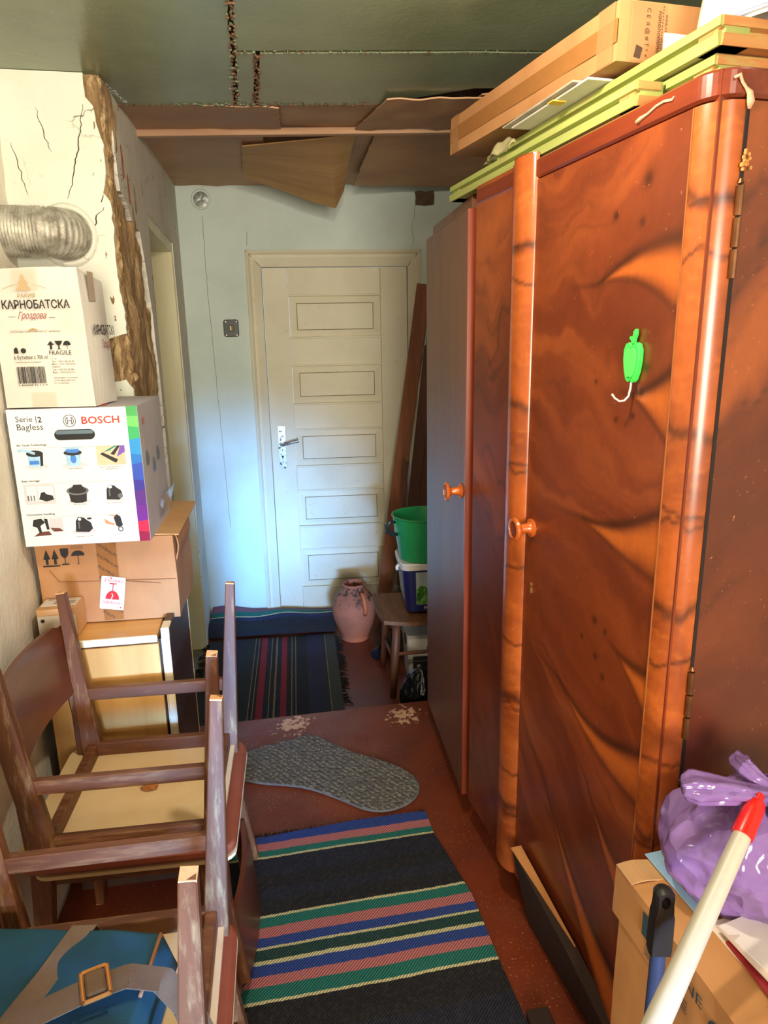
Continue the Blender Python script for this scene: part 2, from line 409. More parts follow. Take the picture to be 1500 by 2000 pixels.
b = MB(); b.box((-1.3, 2.2, -0.2), (-1.25, 4.15, 2.3)); b.box((-1.3, 2.70, -0.2), (-0.60, 2.715, 2.3)); b.box((-1.3, 3.62, -0.2), (-0.36, 3.65, 2.3)); b.box((-1.3, 2.7, 1.905), (-0.356, 3.65, 2.0))
o = b.obj('wall_side_room', M_WHITE2); o.rotation_euler.z = R(RZ); tag(o, 'walls of the side room seen through the left doorway', kind='structure')

# ---- back wall (turned a little) with the panelled door
BW_LOC = (-0.3, 3.93, 0.0); BW_RZ = 6.0
M_BACK = mat_plaster('back_wall_distemper', (214, 226, 218), (198, 211, 203), (186, 194, 182), crack=False, bump=0.3)
wb = empty('wall_back', BW_LOC, BW_RZ); tag(wb, 'pale green-white plaster wall around the door', kind='structure')
b = MB()
for lo, hi in (((-0.80, 0, -0.2), (-0.335, 0.12, 2.25)), ((0.455, 0, -0.2), (1.1, 0.12, 2.25)), ((-0.335, 0, 1.825), (0.455, 0.12, 2.25))): b.box(lo, hi)
b.obj('plaster', M_BACK, wb)
M_DARKP = mat_plain('crumbled_top', (96, 78, 60), 0.95, 0.3, 30)
b = MB(); b.box((0.50, -0.012, 2.13), (0.60, 0.02, 2.2), 0.003); b.subdiv(3); b.jitter(0.008, 40, 3); b.obj('crumbled_patch', M_DARKP, wb)
for pts in ([(0.50, 2.15), (0.495, 2.08), (0.48, 2.02), (0.49, 1.93)], [(-0.395, 2.0), (-0.40, 1.93)], [(-0.62, 2.08), (-0.622, 1.7), (-0.612, 1.3), (-0.60, 0.7), (-0.595, 0.4)]):
    P_ = [Vector((*p, 0)) for p in pts]; b = MB()
    for i in range(len(P_)-1):
        k = 14; q = [P_[i].lerp(P_[i+1], j/k) for j in range(k+1)]; q = [r+noise.noise_vector(r*40)*0.004 for r in q]
        for j in range(k): b.flat([(q[j].x-0.0012, q[j].y), (q[j].x+0.0012, q[j].y), (q[j+1].x+0.0012, q[j+1].y), (q[j+1].x-0.0012, q[j+1].y)], M_front(0, 0, 0))
    b.obj('crack', mat_plain('fine_crack', (150, 140, 110), 1.0, 0.1), wb)
# door frame
M_DOOR = NT('door_cream'); v = M_DOOR.coord((1, 1, 1))
c_ = M_DOOR.ramp(M_DOOR.noise(v, 3.5, 4), [(0.3, S((214, 206, 178))), (0.7, S((228, 221, 196)))])
c_ = M_DOOR.mix(M_DOOR.ramp(M_DOOR.noise(v, 30, 6, 0.7), [(0.62, BW(0)), (0.74, BW(0.5))]), c_, S((178, 158, 116)))
M_DOOR.bump(M_DOOR.noise(v, 50, 3), 0.08, 0.002); M_DOOR = M_DOOR.out(c_, 0.6, 0)
M_GROOVE = mat_plain('groove_brown', (120, 100, 66), 0.9, 0.2)  # brown lines along the panel borders and mitre joints
tr = empty('trim_1', BW_LOC, BW_RZ); tag(tr, 'moulded cream frame around the panelled door', kind='structure')
def casing(poly_in, poly_out, name):
    pass
for s_ in (-1, 1):
    xo = -0.41 if s_ < 0 else 0.523; xi = -0.335 if s_ < 0 else 0.455
    prof = [(xo, 0), (xo, -0.030), (xo-s_*0.012, -0.034), (xo-s_*0.022, -0.022), (xo-s_*0.036, -0.024), (xi, -0.006), (xi, 0.05), (xo, 0.05)]
    b = MB(); b.prism(prof, -0.17, 1.905); b.obj('casing', M_DOOR, tr)
prof = [(1.905, 0), (1.905, -0.031), (1.893, -0.035), (1.883, -0.023), (1.869, -0.025), (1.824, -0.006), (1.824, 0.05), (1.905, 0.05)]
b = MB(); b.prism([(p[1], p[0]) for p in prof], -0.41, 0.523, Matrix(((0, 0, 1, 0), (1, 0, 0, 0), (0, 1, 0, 0), (0, 0, 0, 1)))); b.obj('casing', M_DOOR, tr)
for s_ in (-1, 1):
    b = MB(); b.tube([(-0.41 if s_ < 0 else 0.523, -0.0345, 1.905), (-0.337 if s_ < 0 else 0.457, -0.0085, 1.826)], 0.0016, 6); b.obj('mitre_joint', M_GROOVE, tr)
dr_ = empty('door_1', BW_LOC, BW_RZ); tag(dr_, 'cream painted door with five raised panels and a lever handle', kind='structure')
L0, L1, P0, P1 = -0.331, 0.451, -0.197, 0.304
b = MB(); b.box((L0, 0.012, -0.165), (P0-0.0012, 0.045, 1.821), 0.0015); b.obj('stile', M_DOOR, dr_)
b = MB(); b.box((P1+0.0012, 0.012, -0.165), (L1, 0.045, 1.821), 0.0015); b.obj('stile', M_DOOR, dr_)
PZ = [(0.0, 0.238), (0.379, 0.595), (0.738, 0.95), (1.094, 1.306), (1.456, 1.678)]
edges = [-0.165]
for a, c in PZ: edges += [a, c]
edges.append(1.821)
for i in range(0, len(edges), 2):
    b = MB(); b.box((P0, 0.013, edges[i]), (P1, 0.044, edges[i+1]), 0.002); b.obj('rail', M_DOOR, dr_)
    if 0 < i: 
        b = MB(); b.box((P0-0.003, 0.006, edges[i]-0.004), (P1+0.003, 0.02, edges[i]+0.006), 0.002); b.obj('bead', M_DOOR, dr_)
    if i < len(edges)-2:
        b = MB(); b.box((P0-0.003, 0.006, edges[i+1]-0.006), (P1+0.003, 0.02, edges[i+1]+0.004), 0.002); b.obj('bead', M_DOOR, dr_)
for a, c in PZ:
    b = MB(); M_ = M_front(0, 0, 0)
    # raised field with a sloping border
    x0, x1, z0, z1 = P0+0.0, P1-0.0, a, c; ins = 0.042
    V = [Vector((x0, 0.030, z0)), Vector((x1, 0.030, z0)), Vector((x1, 0.030, z1)), Vector((x0, 0.030, z1)),
         Vector((x0+ins, 0.021, z0+ins)), Vector((x1-ins, 0.021, z0+ins)), Vector((x1-ins, 0.021, z1-ins)), Vector((x0+ins, 0.021, z1-ins)),
         Vector((x0+ins+0.002, 0.0175, z0+ins+0.002)), Vector((x1-ins-0.002, 0.0175, z0+ins+0.002)), Vector((x1-ins-0.002, 0.0175, z1-ins-0.002)), Vector((x0+ins+0.002, 0.0175, z1-ins-0.002))]
    vs = [b.bm.verts.new(p) for p in V]
    for k in range(4):
        b.bm.faces.new((vs[k], vs[(k+1) % 4], vs[4+(k+1) % 4], vs[4+k])); b.bm.faces.new((vs[4+k], vs[4+(k+1) % 4], vs[8+(k+1) % 4], vs[8+k]))
    b.bm.faces.new(vs[8:12]); b.box((x0, 0.032, z0), (x1, 0.042, z1)); pn = b.obj('panel', M_DOOR, dr_)
    b = MB(); g = 0.0022
    for lo, hi in (((x0+ins-g, 0.0195, z0+ins-g), (x1-ins+g, 0.0215, z0+ins)), ((x0+ins-g, 0.0195, z1-ins), (x1-ins+g, 0.0215, z1-ins+g)), ((x0+ins-g, 0.0195, z0+ins), (x0+ins, 0.0215, z1-ins)), ((x1-ins, 0.0195, z0+ins), (x1-ins+g, 0.0215, z1-ins))): b.box(lo, hi)
    b.obj('groove', M_GROOVE, pn)
# lever handle
M_CHROME = NT('worn_chrome'); v = M_CHROME.coord()
mk = M_CHROME.ramp(M_CHROME.noise(v, 60, 5, 0.7), [(0.52, BW(0)), (0.6, BW(1))])
c_ = M_CHROME.mix(mk, S((205, 208, 210)), S((66, 50, 38))); rr_ = M_CHROME.ramp(mk, [(0, BW(0.2)), (1, BW(0.8))])
M_CHROME = M_CHROME.out(c_, rr_, 0.85)
b = MB(); b.prism(rrect(0.042, 0.245, 0.006), 0, 0.006, Matrix.Translation((-0.273, 0.012, 0.853)) @ Matrix(((1, 0, 0, 0), (0, 0, -1, 0), (0, 1, 0, 0), (0, 0, 0, 1))), 0.001)
pl_ = b.obj('handle_plate', M_CHROME, dr_)
b = MB(); b.tube([(-0.273, 0.008, 0.872), (-0.273, -0.02, 0.872), (-0.273, -0.036, 0.872), (-0.262, -0.043, 0.874), (-0.22, -0.045, 0.885), (-0.178, -0.044, 0.895)], [0.013, 0.012, 0.010, 0.009, 0.009, 0.011], 12)
b.obj('lever', M_CHROME, pl_, smooth='auto')
b = MB(); b.flat(disc(0.006, 0, 0), M_front(-0.273, 0.0055, 0.80)); b.flat(rect(-0.0025, -0.014, 0.0025, 0), M_front(-0.273, 0.0055, 0.80)); b.obj('keyhole', mat_plain('black_hole', (12, 10, 9), 0.9), pl_)
for dz in (-0.112, 0.112):
    for dx in (-0.012, 0.012):
        b = MB(); b.lathe([(0.0, 0.0015), (0.0025, 0.001), (0.003, 0)], 8, M_front(-0.273+dx, 0.0065, 0.853+dz)); b.obj('screw', M_STEEL, pl_)

# ---- right wall (behind the wardrobes), rear wall with window
b = MB(); b.box((1.22, -2.42, -0.2), (1.30, 4.15, 2.3)); o = b.obj('wall_right', M_WHITE2); o.rotation_euler.z = R(RZ); tag(o, 'plain plaster wall behind the wardrobes', kind='structure')
b = MB()
for lo, hi in (((-0.64, -2.5, -0.1), (0.50, -2.42, 2.13)), ((1.10, -2.5, -0.1), (1.24, -2.42, 2.13))): b.box(lo, hi)
for lo, hi in (((0.50, -2.5, -0.1), (1.10, -2.42, 0.8)), ((0.50, -2.5, 1.9), (1.10, -2.42, 2.13))): b.box(lo, hi)
o = b.obj('wall_rear', M_WHITE); o.rotation_euler.z = R(RZ); tag(o, 'whitewashed wall with the window behind the viewer', kind='structure')

# ---- ceiling: glossy green painted panels with cracked joints
t = NT('green_gloss'); v = t.coord(rnd=False)
col = t.ramp(t.noise(v, 2.5, 5, 0.6), [(0.3, S((104, 114, 90))), (0.7, S((128, 140, 112)))])
col = t.mix(t.ramp(t.noise(v, 120, 3, 0.6), [(0.70, BW(0)), (0.74, BW(0.7))]), col, S((170, 190, 160)))
hh = t.mix(0.5, t.noise(v, 14, 3), t.noise(v, 60, 4))
t.bump(hh, 0.22, 0.006); M_GREEN = t.out(col, 0.24, 0)
ce = empty('ceiling', (0, 0, 0), RZ); tag(ce, 'low ceiling of glossy dark green panels and brown hardboard sheets', kind='structure')
def edge_v(u): return 2.285-0.14*(u-0.0)*0.9-(0.10*max(0, u-0.38))
def panel(poly, name='ceiling_panel', seed=0):
    b = MB(); b.prism(ragged(poly, 0.004, 0.02, seed), 2.116, 2.140); return b.obj(name, M_GREEN, ce)
panel([(-0.64, -2.42), (-0.006, -2.42), (-0.006, 1.0), (-0.006, edge_v(0)), (-0.20, edge_v(-0.2)), (-0.34, 2.33), (-0.36, 2.10), (-0.64, 2.10)], seed=1)
panel([(0.006, -2.42), (1.24, -2.42), (1.24, 1.74), (0.6, 1.80), (0.006, 1.885)], seed=2)
panel([(0.006, 1.900), (0.049, 1.897), (0.051, edge_v(0.05)), (0.006, edge_v(0))], seed=3)
panel([(0.063, 1.895), (0.6, 1.815), (1.24, 1.755), (1.24, 2.0), (0.65, 2.06), (0.40, edge_v(0.4)), (0.063, edge_v(0.06))], seed=4)
M_PUTTY = mat_plain('joint_rot', (104, 76, 54), 0.95, 0.45, 60, bump=0.6)
M_FLAKE = mat_plain('paint_flake', (104, 116, 92), 0.6, 0.3, 50)
b = MB(); b.box((-0.66, -2.44, 2.139), (1.26, 2.13, 2.17)); b.box((-0.34, 2.12, 2.139), (1.26, 2.2, 2.17)); b.obj('ceiling_deck', M_PUTTY, ce, label='brown boards showing in the joints')
def joint(p, q, n_, wdt, mat=M_PUTTY, nm='joint_crumbs', seed=0):
    b = MB(); p = Vector(p); q = Vector(q); rs = random.Random(seed)
    for i in range(n_):
        r = p.lerp(q, i/n_) + Vector(((rs.random()-.5)*wdt, (rs.random()-.5)*wdt, 0)); s_ = wdt*(0.25+0.5*rs.random())
        a = rs.random()*6.28; l_ = s_*(0.5+2.0*rs.random())
        s_ *= 0.55; l_ *= 0.7; pp = [(math.cos(t_)*l_*0.5*(0.7+0.5*rs.random()), math.sin(t_)*s_*0.5*(0.6+0.6*rs.random())) for t_ in (0.1, 1.2, 2.4, 3.3, 4.5, 5.4)]; poly = [(r.x+x_*math.cos(a)-y_*math.sin(a), r.y+x_*math.sin(a)+y_*math.cos(a)) for x_, y_ in pp]
        b.prism(poly, 2.1135-0.002*rs.random(), 2.117)
    b.obj(nm, mat, ce, kind='stuff')
joint((0.0, 1.2, 0), (0.0, 2.28, 0), 110, 0.016, seed=1); joint((0.0, 1.4, 0), (0.0, 2.28, 0), 36, 0.020, M_FLAKE, 'paint_flakes', 2)
joint((0.056, 1.90, 0), (0.056, 2.27, 0), 60, 0.016, seed=3)
joint((0.0, 1.89, 0), (1.0, 1.77, 0), 60, 0.008, seed=5); joint((0.0, 1.885, 0), (1.0, 1.76, 0), 40, 0.008, M_FLAKE, 'paint_flakes', 6)
joint((-0.34, 2.32, 0), (0.4, 2.23, 0), 90, 0.014, seed=7); joint((-0.2, 2.30, 0), (0.2, 2.25, 0), 30, 0.02, M_FLAKE, 'paint_flakes', 8)
joint((-0.34, 2.14, 0), (-0.31, 2.30, 0), 40, 0.012, mat_plain('grey_lint', (140, 138, 130), 1, 0.3), 'soot_and_lint', 9)
# hardboard sheets beyond the green panels
M_HARD = NT('hardboard'); v = M_HARD.coord((1, 1, 1))
c_ = M_HARD.ramp(M_HARD.noise(v, 3, 5, 0.6), [(0.3, S((168, 122, 84))), (0.7, S((196, 150, 106)))])
c_ = M_HARD.mix(M_HARD.ramp(M_HARD.noise(v, 45, 4, 0.6), [(0.66, BW(0)), (0.76, BW(0.4))]), c_, S((92, 62, 40)))
M_HARD = M_HARD.out(c_, 0.6)
ce2 = empty('ceiling_hardboard', (0, 0, 0)); tag(ce2, 'brown hardboard sheets closing the ceiling before the door', kind='structure')
def sheet(c, bend=0.0, seed=0, name='hardboard_sheet', nu=16, nv=16):
    c = [Vector(p) for p in c]
    def fn(u, v_):
        p = (c[0]*(1-u)+c[1]*u)*(1-v_) + (c[3]*(1-u)+c[2]*u)*v_
        e_ = 0.006*noise.noise(Vector((u*5+seed, v_*3, seed)))
        if v_ > 0.98 or u in (0, 1): p = p + Vector((0.006*noise.noise(Vector((u*14, v_*14, seed))), 0.012*noise.noise(Vector((u*11, 3, seed))), 0))
        return p + Vector((0, 0, e_ + bend*math.sin(u*math.pi)*v_))
    b = MB(); b.grid(fn, nu, nv, 0.004); return b.obj(name, M_HARD, ce2, smooth='auto')
sheet([(-0.78, 2.22, 2.128), (-0.287, 2.26, 2.112), (-0.336, 2.68, 2.158), (-0.88, 2.64, 2.160)], seed=1)
sheet([(-0.355, 2.27, 2.122), (0.03, 2.26, 2.124), (0.02, 2.70, 2.162), (-0.43, 2.66, 2.165)], seed=2)
sheet([(0.029, 2.18, 2.106), (0.33, 2.18, 2.106), (0.33, 2.60, 2.140), (-0.075, 2.60, 2.142)], seed=3)
sheet([(0.30, 2.20, 2.12), (0.75, 2.10, 2.12), (0.70, 2.68, 2.15), (0.22, 2.62, 2.152)], seed=13)
b = MB(); b.bar((-0.86, 2.60, 2.138), (0.80, 2.655, 2.142), (0.030, 0.022), bevel=0.002); b.obj('batten', mat_wood('batten_wood', (150, 112, 86), (184, 146, 114), axis=0, scale=10, rough=0.8), ce2)
sheet([(-0.88, 2.66, 2.158), (-0.40, 2.68, 2.155), (-0.58, 3.88, 2.225), (-1.08, 3.85, 2.228)], seed=4)
sheet([(-0.42, 2.68, 2.166), (0.05, 2.70, 2.170), (0.0, 3.93, 2.232), (-0.60, 3.88, 2.236)], seed=5)
sheet([(0.0, 2.66, 2.156), (0.78, 2.70, 2.158), (0.70, 3.98, 2.215), (-0.12, 3.62, 2.165)], seed=6)
# the drooping sheet
def droop(u, v_):
    a = Vector((-0.503, 2.82, 2.150)).lerp(Vector((-0.075, 2.70, 2.149)), u)
    edge = [(-0.617, 3.45, 2.178), (-0.52, 3.48, 2.150), (-0.427, 3.50, 2.118), (-0.31, 3.51, 2.075), (-0.202, 3.50, 2.046), (-0.159, 3.42, 2.105)]
    k = min(u*5, 4.999); i = int(k); e_ = Vector(edge[i]).lerp(Vector(edge[i+1]), k-i)
    p = a.lerp(e_, v_); p.z += 0.02*math.sin(v_*math.pi)*(0.4+u*0.6); return p
b = MB(); b.grid(droop, 30, 20, 0.004); b.obj('hardboard_sheet', mat_wood('torn_board', (170, 124, 70), (204, 158, 96), (216, 172, 110), axis=0, scale=5, rough=0.7), ce2, smooth='auto', label='drooping torn hardboard sheet')
b = MB(); b.box((-1.3, 2.2, 2.24), (0.95, 4.2, 2.27)); b.obj('ceiling_void', M_DARKP, ce2, label='dark boarding above the hardboard')

# ---- small things fixed to the back wall
vr = empty('round_vent_cap', BW_LOC, BW_RZ); tag(vr, 'small round metal flue cap painted over on the back wall', 'vent cap')
Mv = M_front(-0.62, 0.0, 2.157)
b = MB(); b.lathe([(0.047, 0.0), (0.050, 0.006), (0.045, 0.010), (0.038, 0.005)], 28, Mv); b.obj('rim', M_BACK, vr, smooth=True)
b = MB(); b.lathe([(0.0, 0.006), (0.02, 0.009), (0.038, 0.005)], 24, Mv); b.jitter(0.003, 60, 2); b.obj('foil_cap', mat_plain('grey_foil', (150, 155, 150), 0.45, 0.3, 50, 0.6), vr, smooth=True)
ls = empty('light_switch', BW_LOC, BW_RZ); tag(ls, 'old black square rotary light switch beside the door', 'light switch')
M_BAKE = mat_plain('black_bakelite', (38, 44, 42), 0.35, 0.3, 40)
Ms = M_front(-0.511, 0.0, 1.512)
b = MB(); b.prism(rrect(0.080, 0.090, 0.012), 0, 0.014, Ms, 0.003); b.obj('plate', M_BAKE, ls)
b = MB(); b.prism(rrect(0.034, 0.034, 0.006), 0.014, 0.022, Ms, 0.003); b.obj('boss', mat_plain('dirty_plate', (92, 104, 92), 0.5, .4, 40), ls)
b = MB(); b.prism(rect(-0.006, -0.014, 0.006, 0.014), 0.022, 0.034, Ms, 0.002); b.obj('toggle', mat_plain('brass_dull', (168, 142, 84), 0.4, 0.2, 20, 0.5), ls)
for dx, dz in ((-0.028, 0.034), (0.028, 0.034), (-0.028, -0.036), (0.028, -0.036)):
    b = MB(); b.lathe([(0, 0.017), (0.004, 0.0165), (0.005, 0.014)], 8, M_front(-0.511+dx, 0, 1.512+dz)); b.obj('screw', M_STEEL, ls)
# bulb on its cord (just above the frame)
bu = empty('ceiling_lamp', (0.02, 0.95, 0)); tag(bu, 'black lamp socket hanging on a short cord from the green ceiling', 'lamp')
b = MB(); b.tube([(0, 0, 2.116), (0, 0, 2.075)], 0.004, 8); b.obj('cord', M_BAKE, bu)
b = MB(); b.lathe([(0.012, 2.075), (0.018, 2.07), (0.018, 2.035), (0.016, 2.03)], 16); b.obj('socket', M_BAKE, bu, smooth='auto')

# ================================================================== WARDROBES
# veneer: large figure in a colour attribute, fine grain in nodes
t = NT('walnut_veneer'); at_ = t.n('ShaderNodeAttribute', attribute_name='figure')
v = t.coord((1, 1, 0.5)); v2 = t.coord((1, 1, 1))
fg = t.noise(v, 90, 5, 0.65); ft = t.noise(v2, 5, 5, 0.6)
col = t.mix(t.ramp(fg, [(0.4, BW(0.0)), (0.8, BW(0.22))]), at_.outputs['Color'], S((60, 20, 10)))
col = t.mix(t.ramp(ft, [(0.35, BW(0.0)), (0.8, BW(0.25))]), col, S((150, 70, 30)))
scr = t.ramp(t.noise(v2, 160, 2, 0.5), [(0.72, BW(0)), (0.76, BW(0.5))])
col = t.mix(scr, col, S((190, 130, 90)))
t.bump(t.noise(v2, 7, 3), 0.03, 0.01)
M_VEN = t.out(col, 0.3, 0, Coat_Weight=0.25, Coat_Roughness=0.2)
M_REDW = mat_wood('reddish_wood', (92, 34, 18), (134, 56, 28), (150, 66, 32), axis=2, scale=12, rough=0.3, bump=0.05, coat=0.25)
M_REDH = mat_wood('reddish_wood_flat', (92, 34, 18), (128, 52, 26), (146, 64, 30), axis=1, scale=12, rough=0.3, bump=0.05, coat=0.25)
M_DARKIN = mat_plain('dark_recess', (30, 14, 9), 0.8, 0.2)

def vnoise(x, y, seed=0):   # smooth value noise, vectorised
    xi = np.floor(x).astype(np.int64); yi = np.floor(y).astype(np.int64); xf = x-xi; yf = y-yi
    def h(a, b):
        n_ = (a*374761393 + b*668265263 + seed*974711) & 0x7fffffff
        n_ = ((n_ ^ (n_ >> 13))*1274126177) & 0x7fffffff
        return ((n_ ^ (n_ >> 16)) & 0xffff)/65535.0
    sx = xf*xf*(3-2*xf); sy = yf*yf*(3-2*yf)
    return (h(xi, yi)*(1-sx)+h(xi+1, yi)*sx)*(1-sy) + (h(xi, yi+1)*(1-sx)+h(xi+1, yi+1)*sx)*sy
def fbm(x, y, seed=0, o=4):
    s_ = 0; a = 0.5
    for k in range(o): s_ = s_ + a*vnoise(x*2**k, y*2**k, seed+k); a *= 0.5
    return s_/(1-0.5**o)
def L3(c): return np.array(S(c)[:3])
def lerp3(a, b, f): return a*(1-f[:, None]) + b*f[:, None]
def fig_door(u, z):
    """u 0..1 from the far edge to the near edge, z metres"""
    dark, mid, lite, org, blk = L3((102, 42, 20)), L3((130, 58, 27)), L3((156, 78, 34)), L3((204, 104, 38)), L3((50, 22, 12))
    slope = np.interp(z, [0.1, 0.7, 1.2, 1.55, 1.8], [-0.62, -0.42, -0.22, 0.12, 0.25])
    wob = (fbm(u*3, z*5, 3)-0.5)*0.22 + (fbm(u*1.2, z*1.6, 9)-0.5)*0.20
    g = z - slope*(u-0.6)*0.62 + wob
    s1 = fbm(g*16, u*1.1, 11); s2 = fbm(g*60, u*2.5, 17)
    c = lerp3(dark, mid, np.clip((s1-0.3)*2.3, 0, 1)); c = lerp3(c, lite, np.clip((s1-0.55)*2.2+(fbm(u*2, z*3, 5)-0.5)*0.8, 0, 1))
    c = lerp3(c, blk, np.clip((s2-0.62)*1.6, 0, 0.35))
    for (ua, za, z0, z1, cur) in ((0.52, 1.535, 1.495, 1.575, 0.02), (0.50, 1.115, 1.075, 1.165, -0.012), (0.38, 0.75, 0.655, 0.735, -0.03), (0.66, 0.585, 0.40, 0.475, -0.02), (0.30, 0.47, 0.10, 0.22, -0.02), (0.78, 1.355, 1.30, 1.385, 0.0), (0.80, 0.90, 0.83, 0.89, 0.0)):
        k = np.clip((u-ua)/(1-ua), -0.8, 1); kk = np.clip(k, 0, 1)
        mid_ = za + ((z0+z1)/2-za)*np.where(k > 0, kk**0.9, k*0.8) + cur*np.sin(kk*math.pi)
        hw = (z1-z0)/2*kk**1.35 + 0.0005
        d_ = (z-mid_ + (fbm(u*9, z*14, 21)-0.5)*0.012)/hw
        ins = np.clip(1.35-np.abs(d_), 0, 1)*np.clip(kk*6, 0, 1)
        c = lerp3(c, org*(0.8+0.35*fbm(u*4, z*40, 31))[:, None], ins*0.85)
        up_ = np.exp(-((z-(mid_+hw*1.25))/(0.006+0.008*kk))**2); lo_ = np.exp(-((z-(mid_-hw*1.25))/(0.004+0.004*kk))**2)
        fade = np.where(k > 0, 1.0, np.clip(1+k*2.2, 0, 1)*0.7)
        c = lerp3(c, blk, np.clip(up_*0.85*fade, 0, 1)); c = lerp3(c, blk, np.clip(lo_*0.55*fade, 0, 1))
    for (uk, zk, r) in ((0.80, 1.68, 0.013), (0.62, 1.64, 0.008), (0.78, 1.62, 0.008), (0.86, 1.40, 0.008), (0.84, 1.36, 0.006), (0.70, 1.31, 0.005), (0.80, 1.32, 0.006), (0.55, 1.37, 0.005), (0.64, 0.93, 0.008), (0.72, 0.92, 0.006), (0.66, 0.86, 0.008), (0.72, 0.83, 0.007), (0.55, 0.88, 0.005)):
        dd = ((u-uk)*0.453)**2 + ((z-zk)*1.0)**2
        c = lerp3(c, blk*0.6, np.exp(-dd/(r*r)))
    return c
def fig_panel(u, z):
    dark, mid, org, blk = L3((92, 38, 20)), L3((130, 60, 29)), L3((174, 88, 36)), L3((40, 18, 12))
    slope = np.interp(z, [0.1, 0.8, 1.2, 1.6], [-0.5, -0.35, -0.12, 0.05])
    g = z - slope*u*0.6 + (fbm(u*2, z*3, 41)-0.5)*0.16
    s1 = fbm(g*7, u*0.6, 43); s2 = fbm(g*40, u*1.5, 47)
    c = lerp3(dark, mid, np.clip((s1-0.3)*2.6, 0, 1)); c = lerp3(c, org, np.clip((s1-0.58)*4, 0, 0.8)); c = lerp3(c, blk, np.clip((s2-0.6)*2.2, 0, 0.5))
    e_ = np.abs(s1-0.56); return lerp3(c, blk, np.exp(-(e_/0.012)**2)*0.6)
def fig_col(u, z):
    dark, org, lite, blk = L3((120, 52, 22)), L3((176, 86, 32)), L3((200, 108, 42)), L3((52, 24, 12))
    g = z + (fbm(u*2, z*4, 61)-0.5)*0.05
    s1 = fbm(g*9, u*0.5, 63); s2 = fbm(g*120, u*2, 65)
    c = lerp3(dark, org, np.clip((s1-0.28)*3, 0, 1)); c = lerp3(c, lite, np.clip((s2-0.5)*1.6, 0, 0.6))
    bands = [1.635, 1.625, 1.56, 1.30, 1.18, 1.165, 1.02, 0.93, 0.75, 0.60, 0.585, 0.40, 0.30, 0.29]
    for k, zb in enumerate(bands):
        off = (fbm(u*3, np.full_like(u, k*3.3), 71)-0.5)*0.04
        c = lerp3(c, blk, np.exp(-((z-zb-off)/(0.004+0.007*(k % 3 == 0)))**2)*0.8)
    return c
def veneered(name, fn, fig, nu, nv, parent, thick=0.018):
    """grid surface fn(u, v) coloured by fig(u, z)"""
    b = MB(); b.grid(fn, nu, nv)
    o = b.obj(name, M_VEN, parent, smooth='auto'); me = o.data
    U = np.repeat(np.arange(nu+1)/nu, nv+1); n_ = len(me.vertices)
    co = np.empty(n_*3); me.vertices.foreach_get('co', co); z = co.reshape(-1, 3)[:, 2]
    c = fig(U, z); a = me.color_attributes.new('figure', 'FLOAT_COLOR', 'POINT')
    rgba = np.ones((n_, 4)); rgba[:, :3] = c; a.data.foreach_set('color', rgba.ravel().astype(np.float32))
    return o

OW = (0.4635, 0.9519, 0.0); WRZ = 15.3
wd = empty('wardrobe', OW, WRZ); tag(wd, 'glossy walnut veneer wardrobe with rounded corner columns and a green hook', 'wardrobe')
ZB, ZT, ZD = 0.114, 1.790, 1.751
b = MB(); b.box((0.012, 0.07, ZB), (0.50, 0.863, ZT-0.002)); b.obj('carcass', M_REDW, wd)
# top with rounded near corner
def arc(r, cx, cy, a0, a1, n=10): return [(cx+r*math.cos(R(a0+(a1-a0)*k/n)), cy+r*math.sin(R(a0+(a1-a0)*k/n))) for k in range(n+1)]
top_poly = [(-0.002, 0.864)] + arc(0.047, 0.045, 0.104, 180, 270) + [(0.502, 0.057), (0.502, 0.864)]
b = MB(); b.prism(top_poly, ZD+0.003, ZT, bevel=0.004); b.obj('cornice', M_REDH, wd, label='curved top rail running round the corner')
# door
veneered('door', lambda u, v_: Vector((0.0, 0.555-u*0.449, ZB+v_*(ZD-ZB))), fig_door, 110, 400, wd)
dn = wd.children[-1]
b = MB(); b.box((0.0012, 0.1055, ZB+0.0005), (0.011, 0.5555, ZD-0.0005), 0.0); b.obj('door_edge', M_REDW, dn)
# rounded corner column, quarter turn
def colfn(u, v_):
    a = R(180+90*u); return Vector((0.045+0.045*math.cos(a), 0.104+0.045*math.sin(a), ZB+v_*(ZD-ZB)))
veneered('corner_column', colfn, fig_col, 24, 300, wd)
b = MB(); b.box((-0.0016, 0.1035, ZB), (0.012, 0.1062, ZD), 0.0006); b.obj('inlay_line', mat_plain('tan_line', (150, 86, 40), 0.4), wd)
# side panel towards the room
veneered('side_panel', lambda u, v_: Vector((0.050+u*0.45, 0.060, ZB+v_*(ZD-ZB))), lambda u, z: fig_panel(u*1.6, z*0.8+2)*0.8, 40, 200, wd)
b = MB(); b.box((0.0445, 0.0575, ZB), (0.0505, 0.064, ZD)); b.obj('seam', M_DARKIN, wd)
# half round column and narrow panel at the far side
def col2(u, v_):
    a = R(180*u); return Vector((0.004-0.024*math.sin(a), 0.650-0.092*(1-math.cos(a))/2, ZB+v_*(ZT+0.010-ZB)))
veneered('half_round_column', col2, fig_col, 20, 300, wd)
b = MB(); b.prism([(0.004-0.024*math.sin(R(a)), 0.650-0.092*(1-math.cos(R(a)))/2) for a in range(0, 181, 15)], ZT+0.008, ZT+0.012); b.obj('column_cap', M_REDH, wd)
b = MB(); b.box((-0.006, 0.649, ZB), (0.01, 0.657, ZT+0.008), 0.001); b.obj('edge_strip', M_REDW, wd)
veneered('narrow_panel', lambda u, v_: Vector((0.0, 0.864-u*0.207, ZB+v_*(ZT+0.006-ZB))), fig_panel, 50, 300, wd)
b = MB(); b.box((0.004, 0.60, ZT-0.01), (0.50, 0.864, ZT+0.006)); b.obj('top_board', M_REDH, wd)
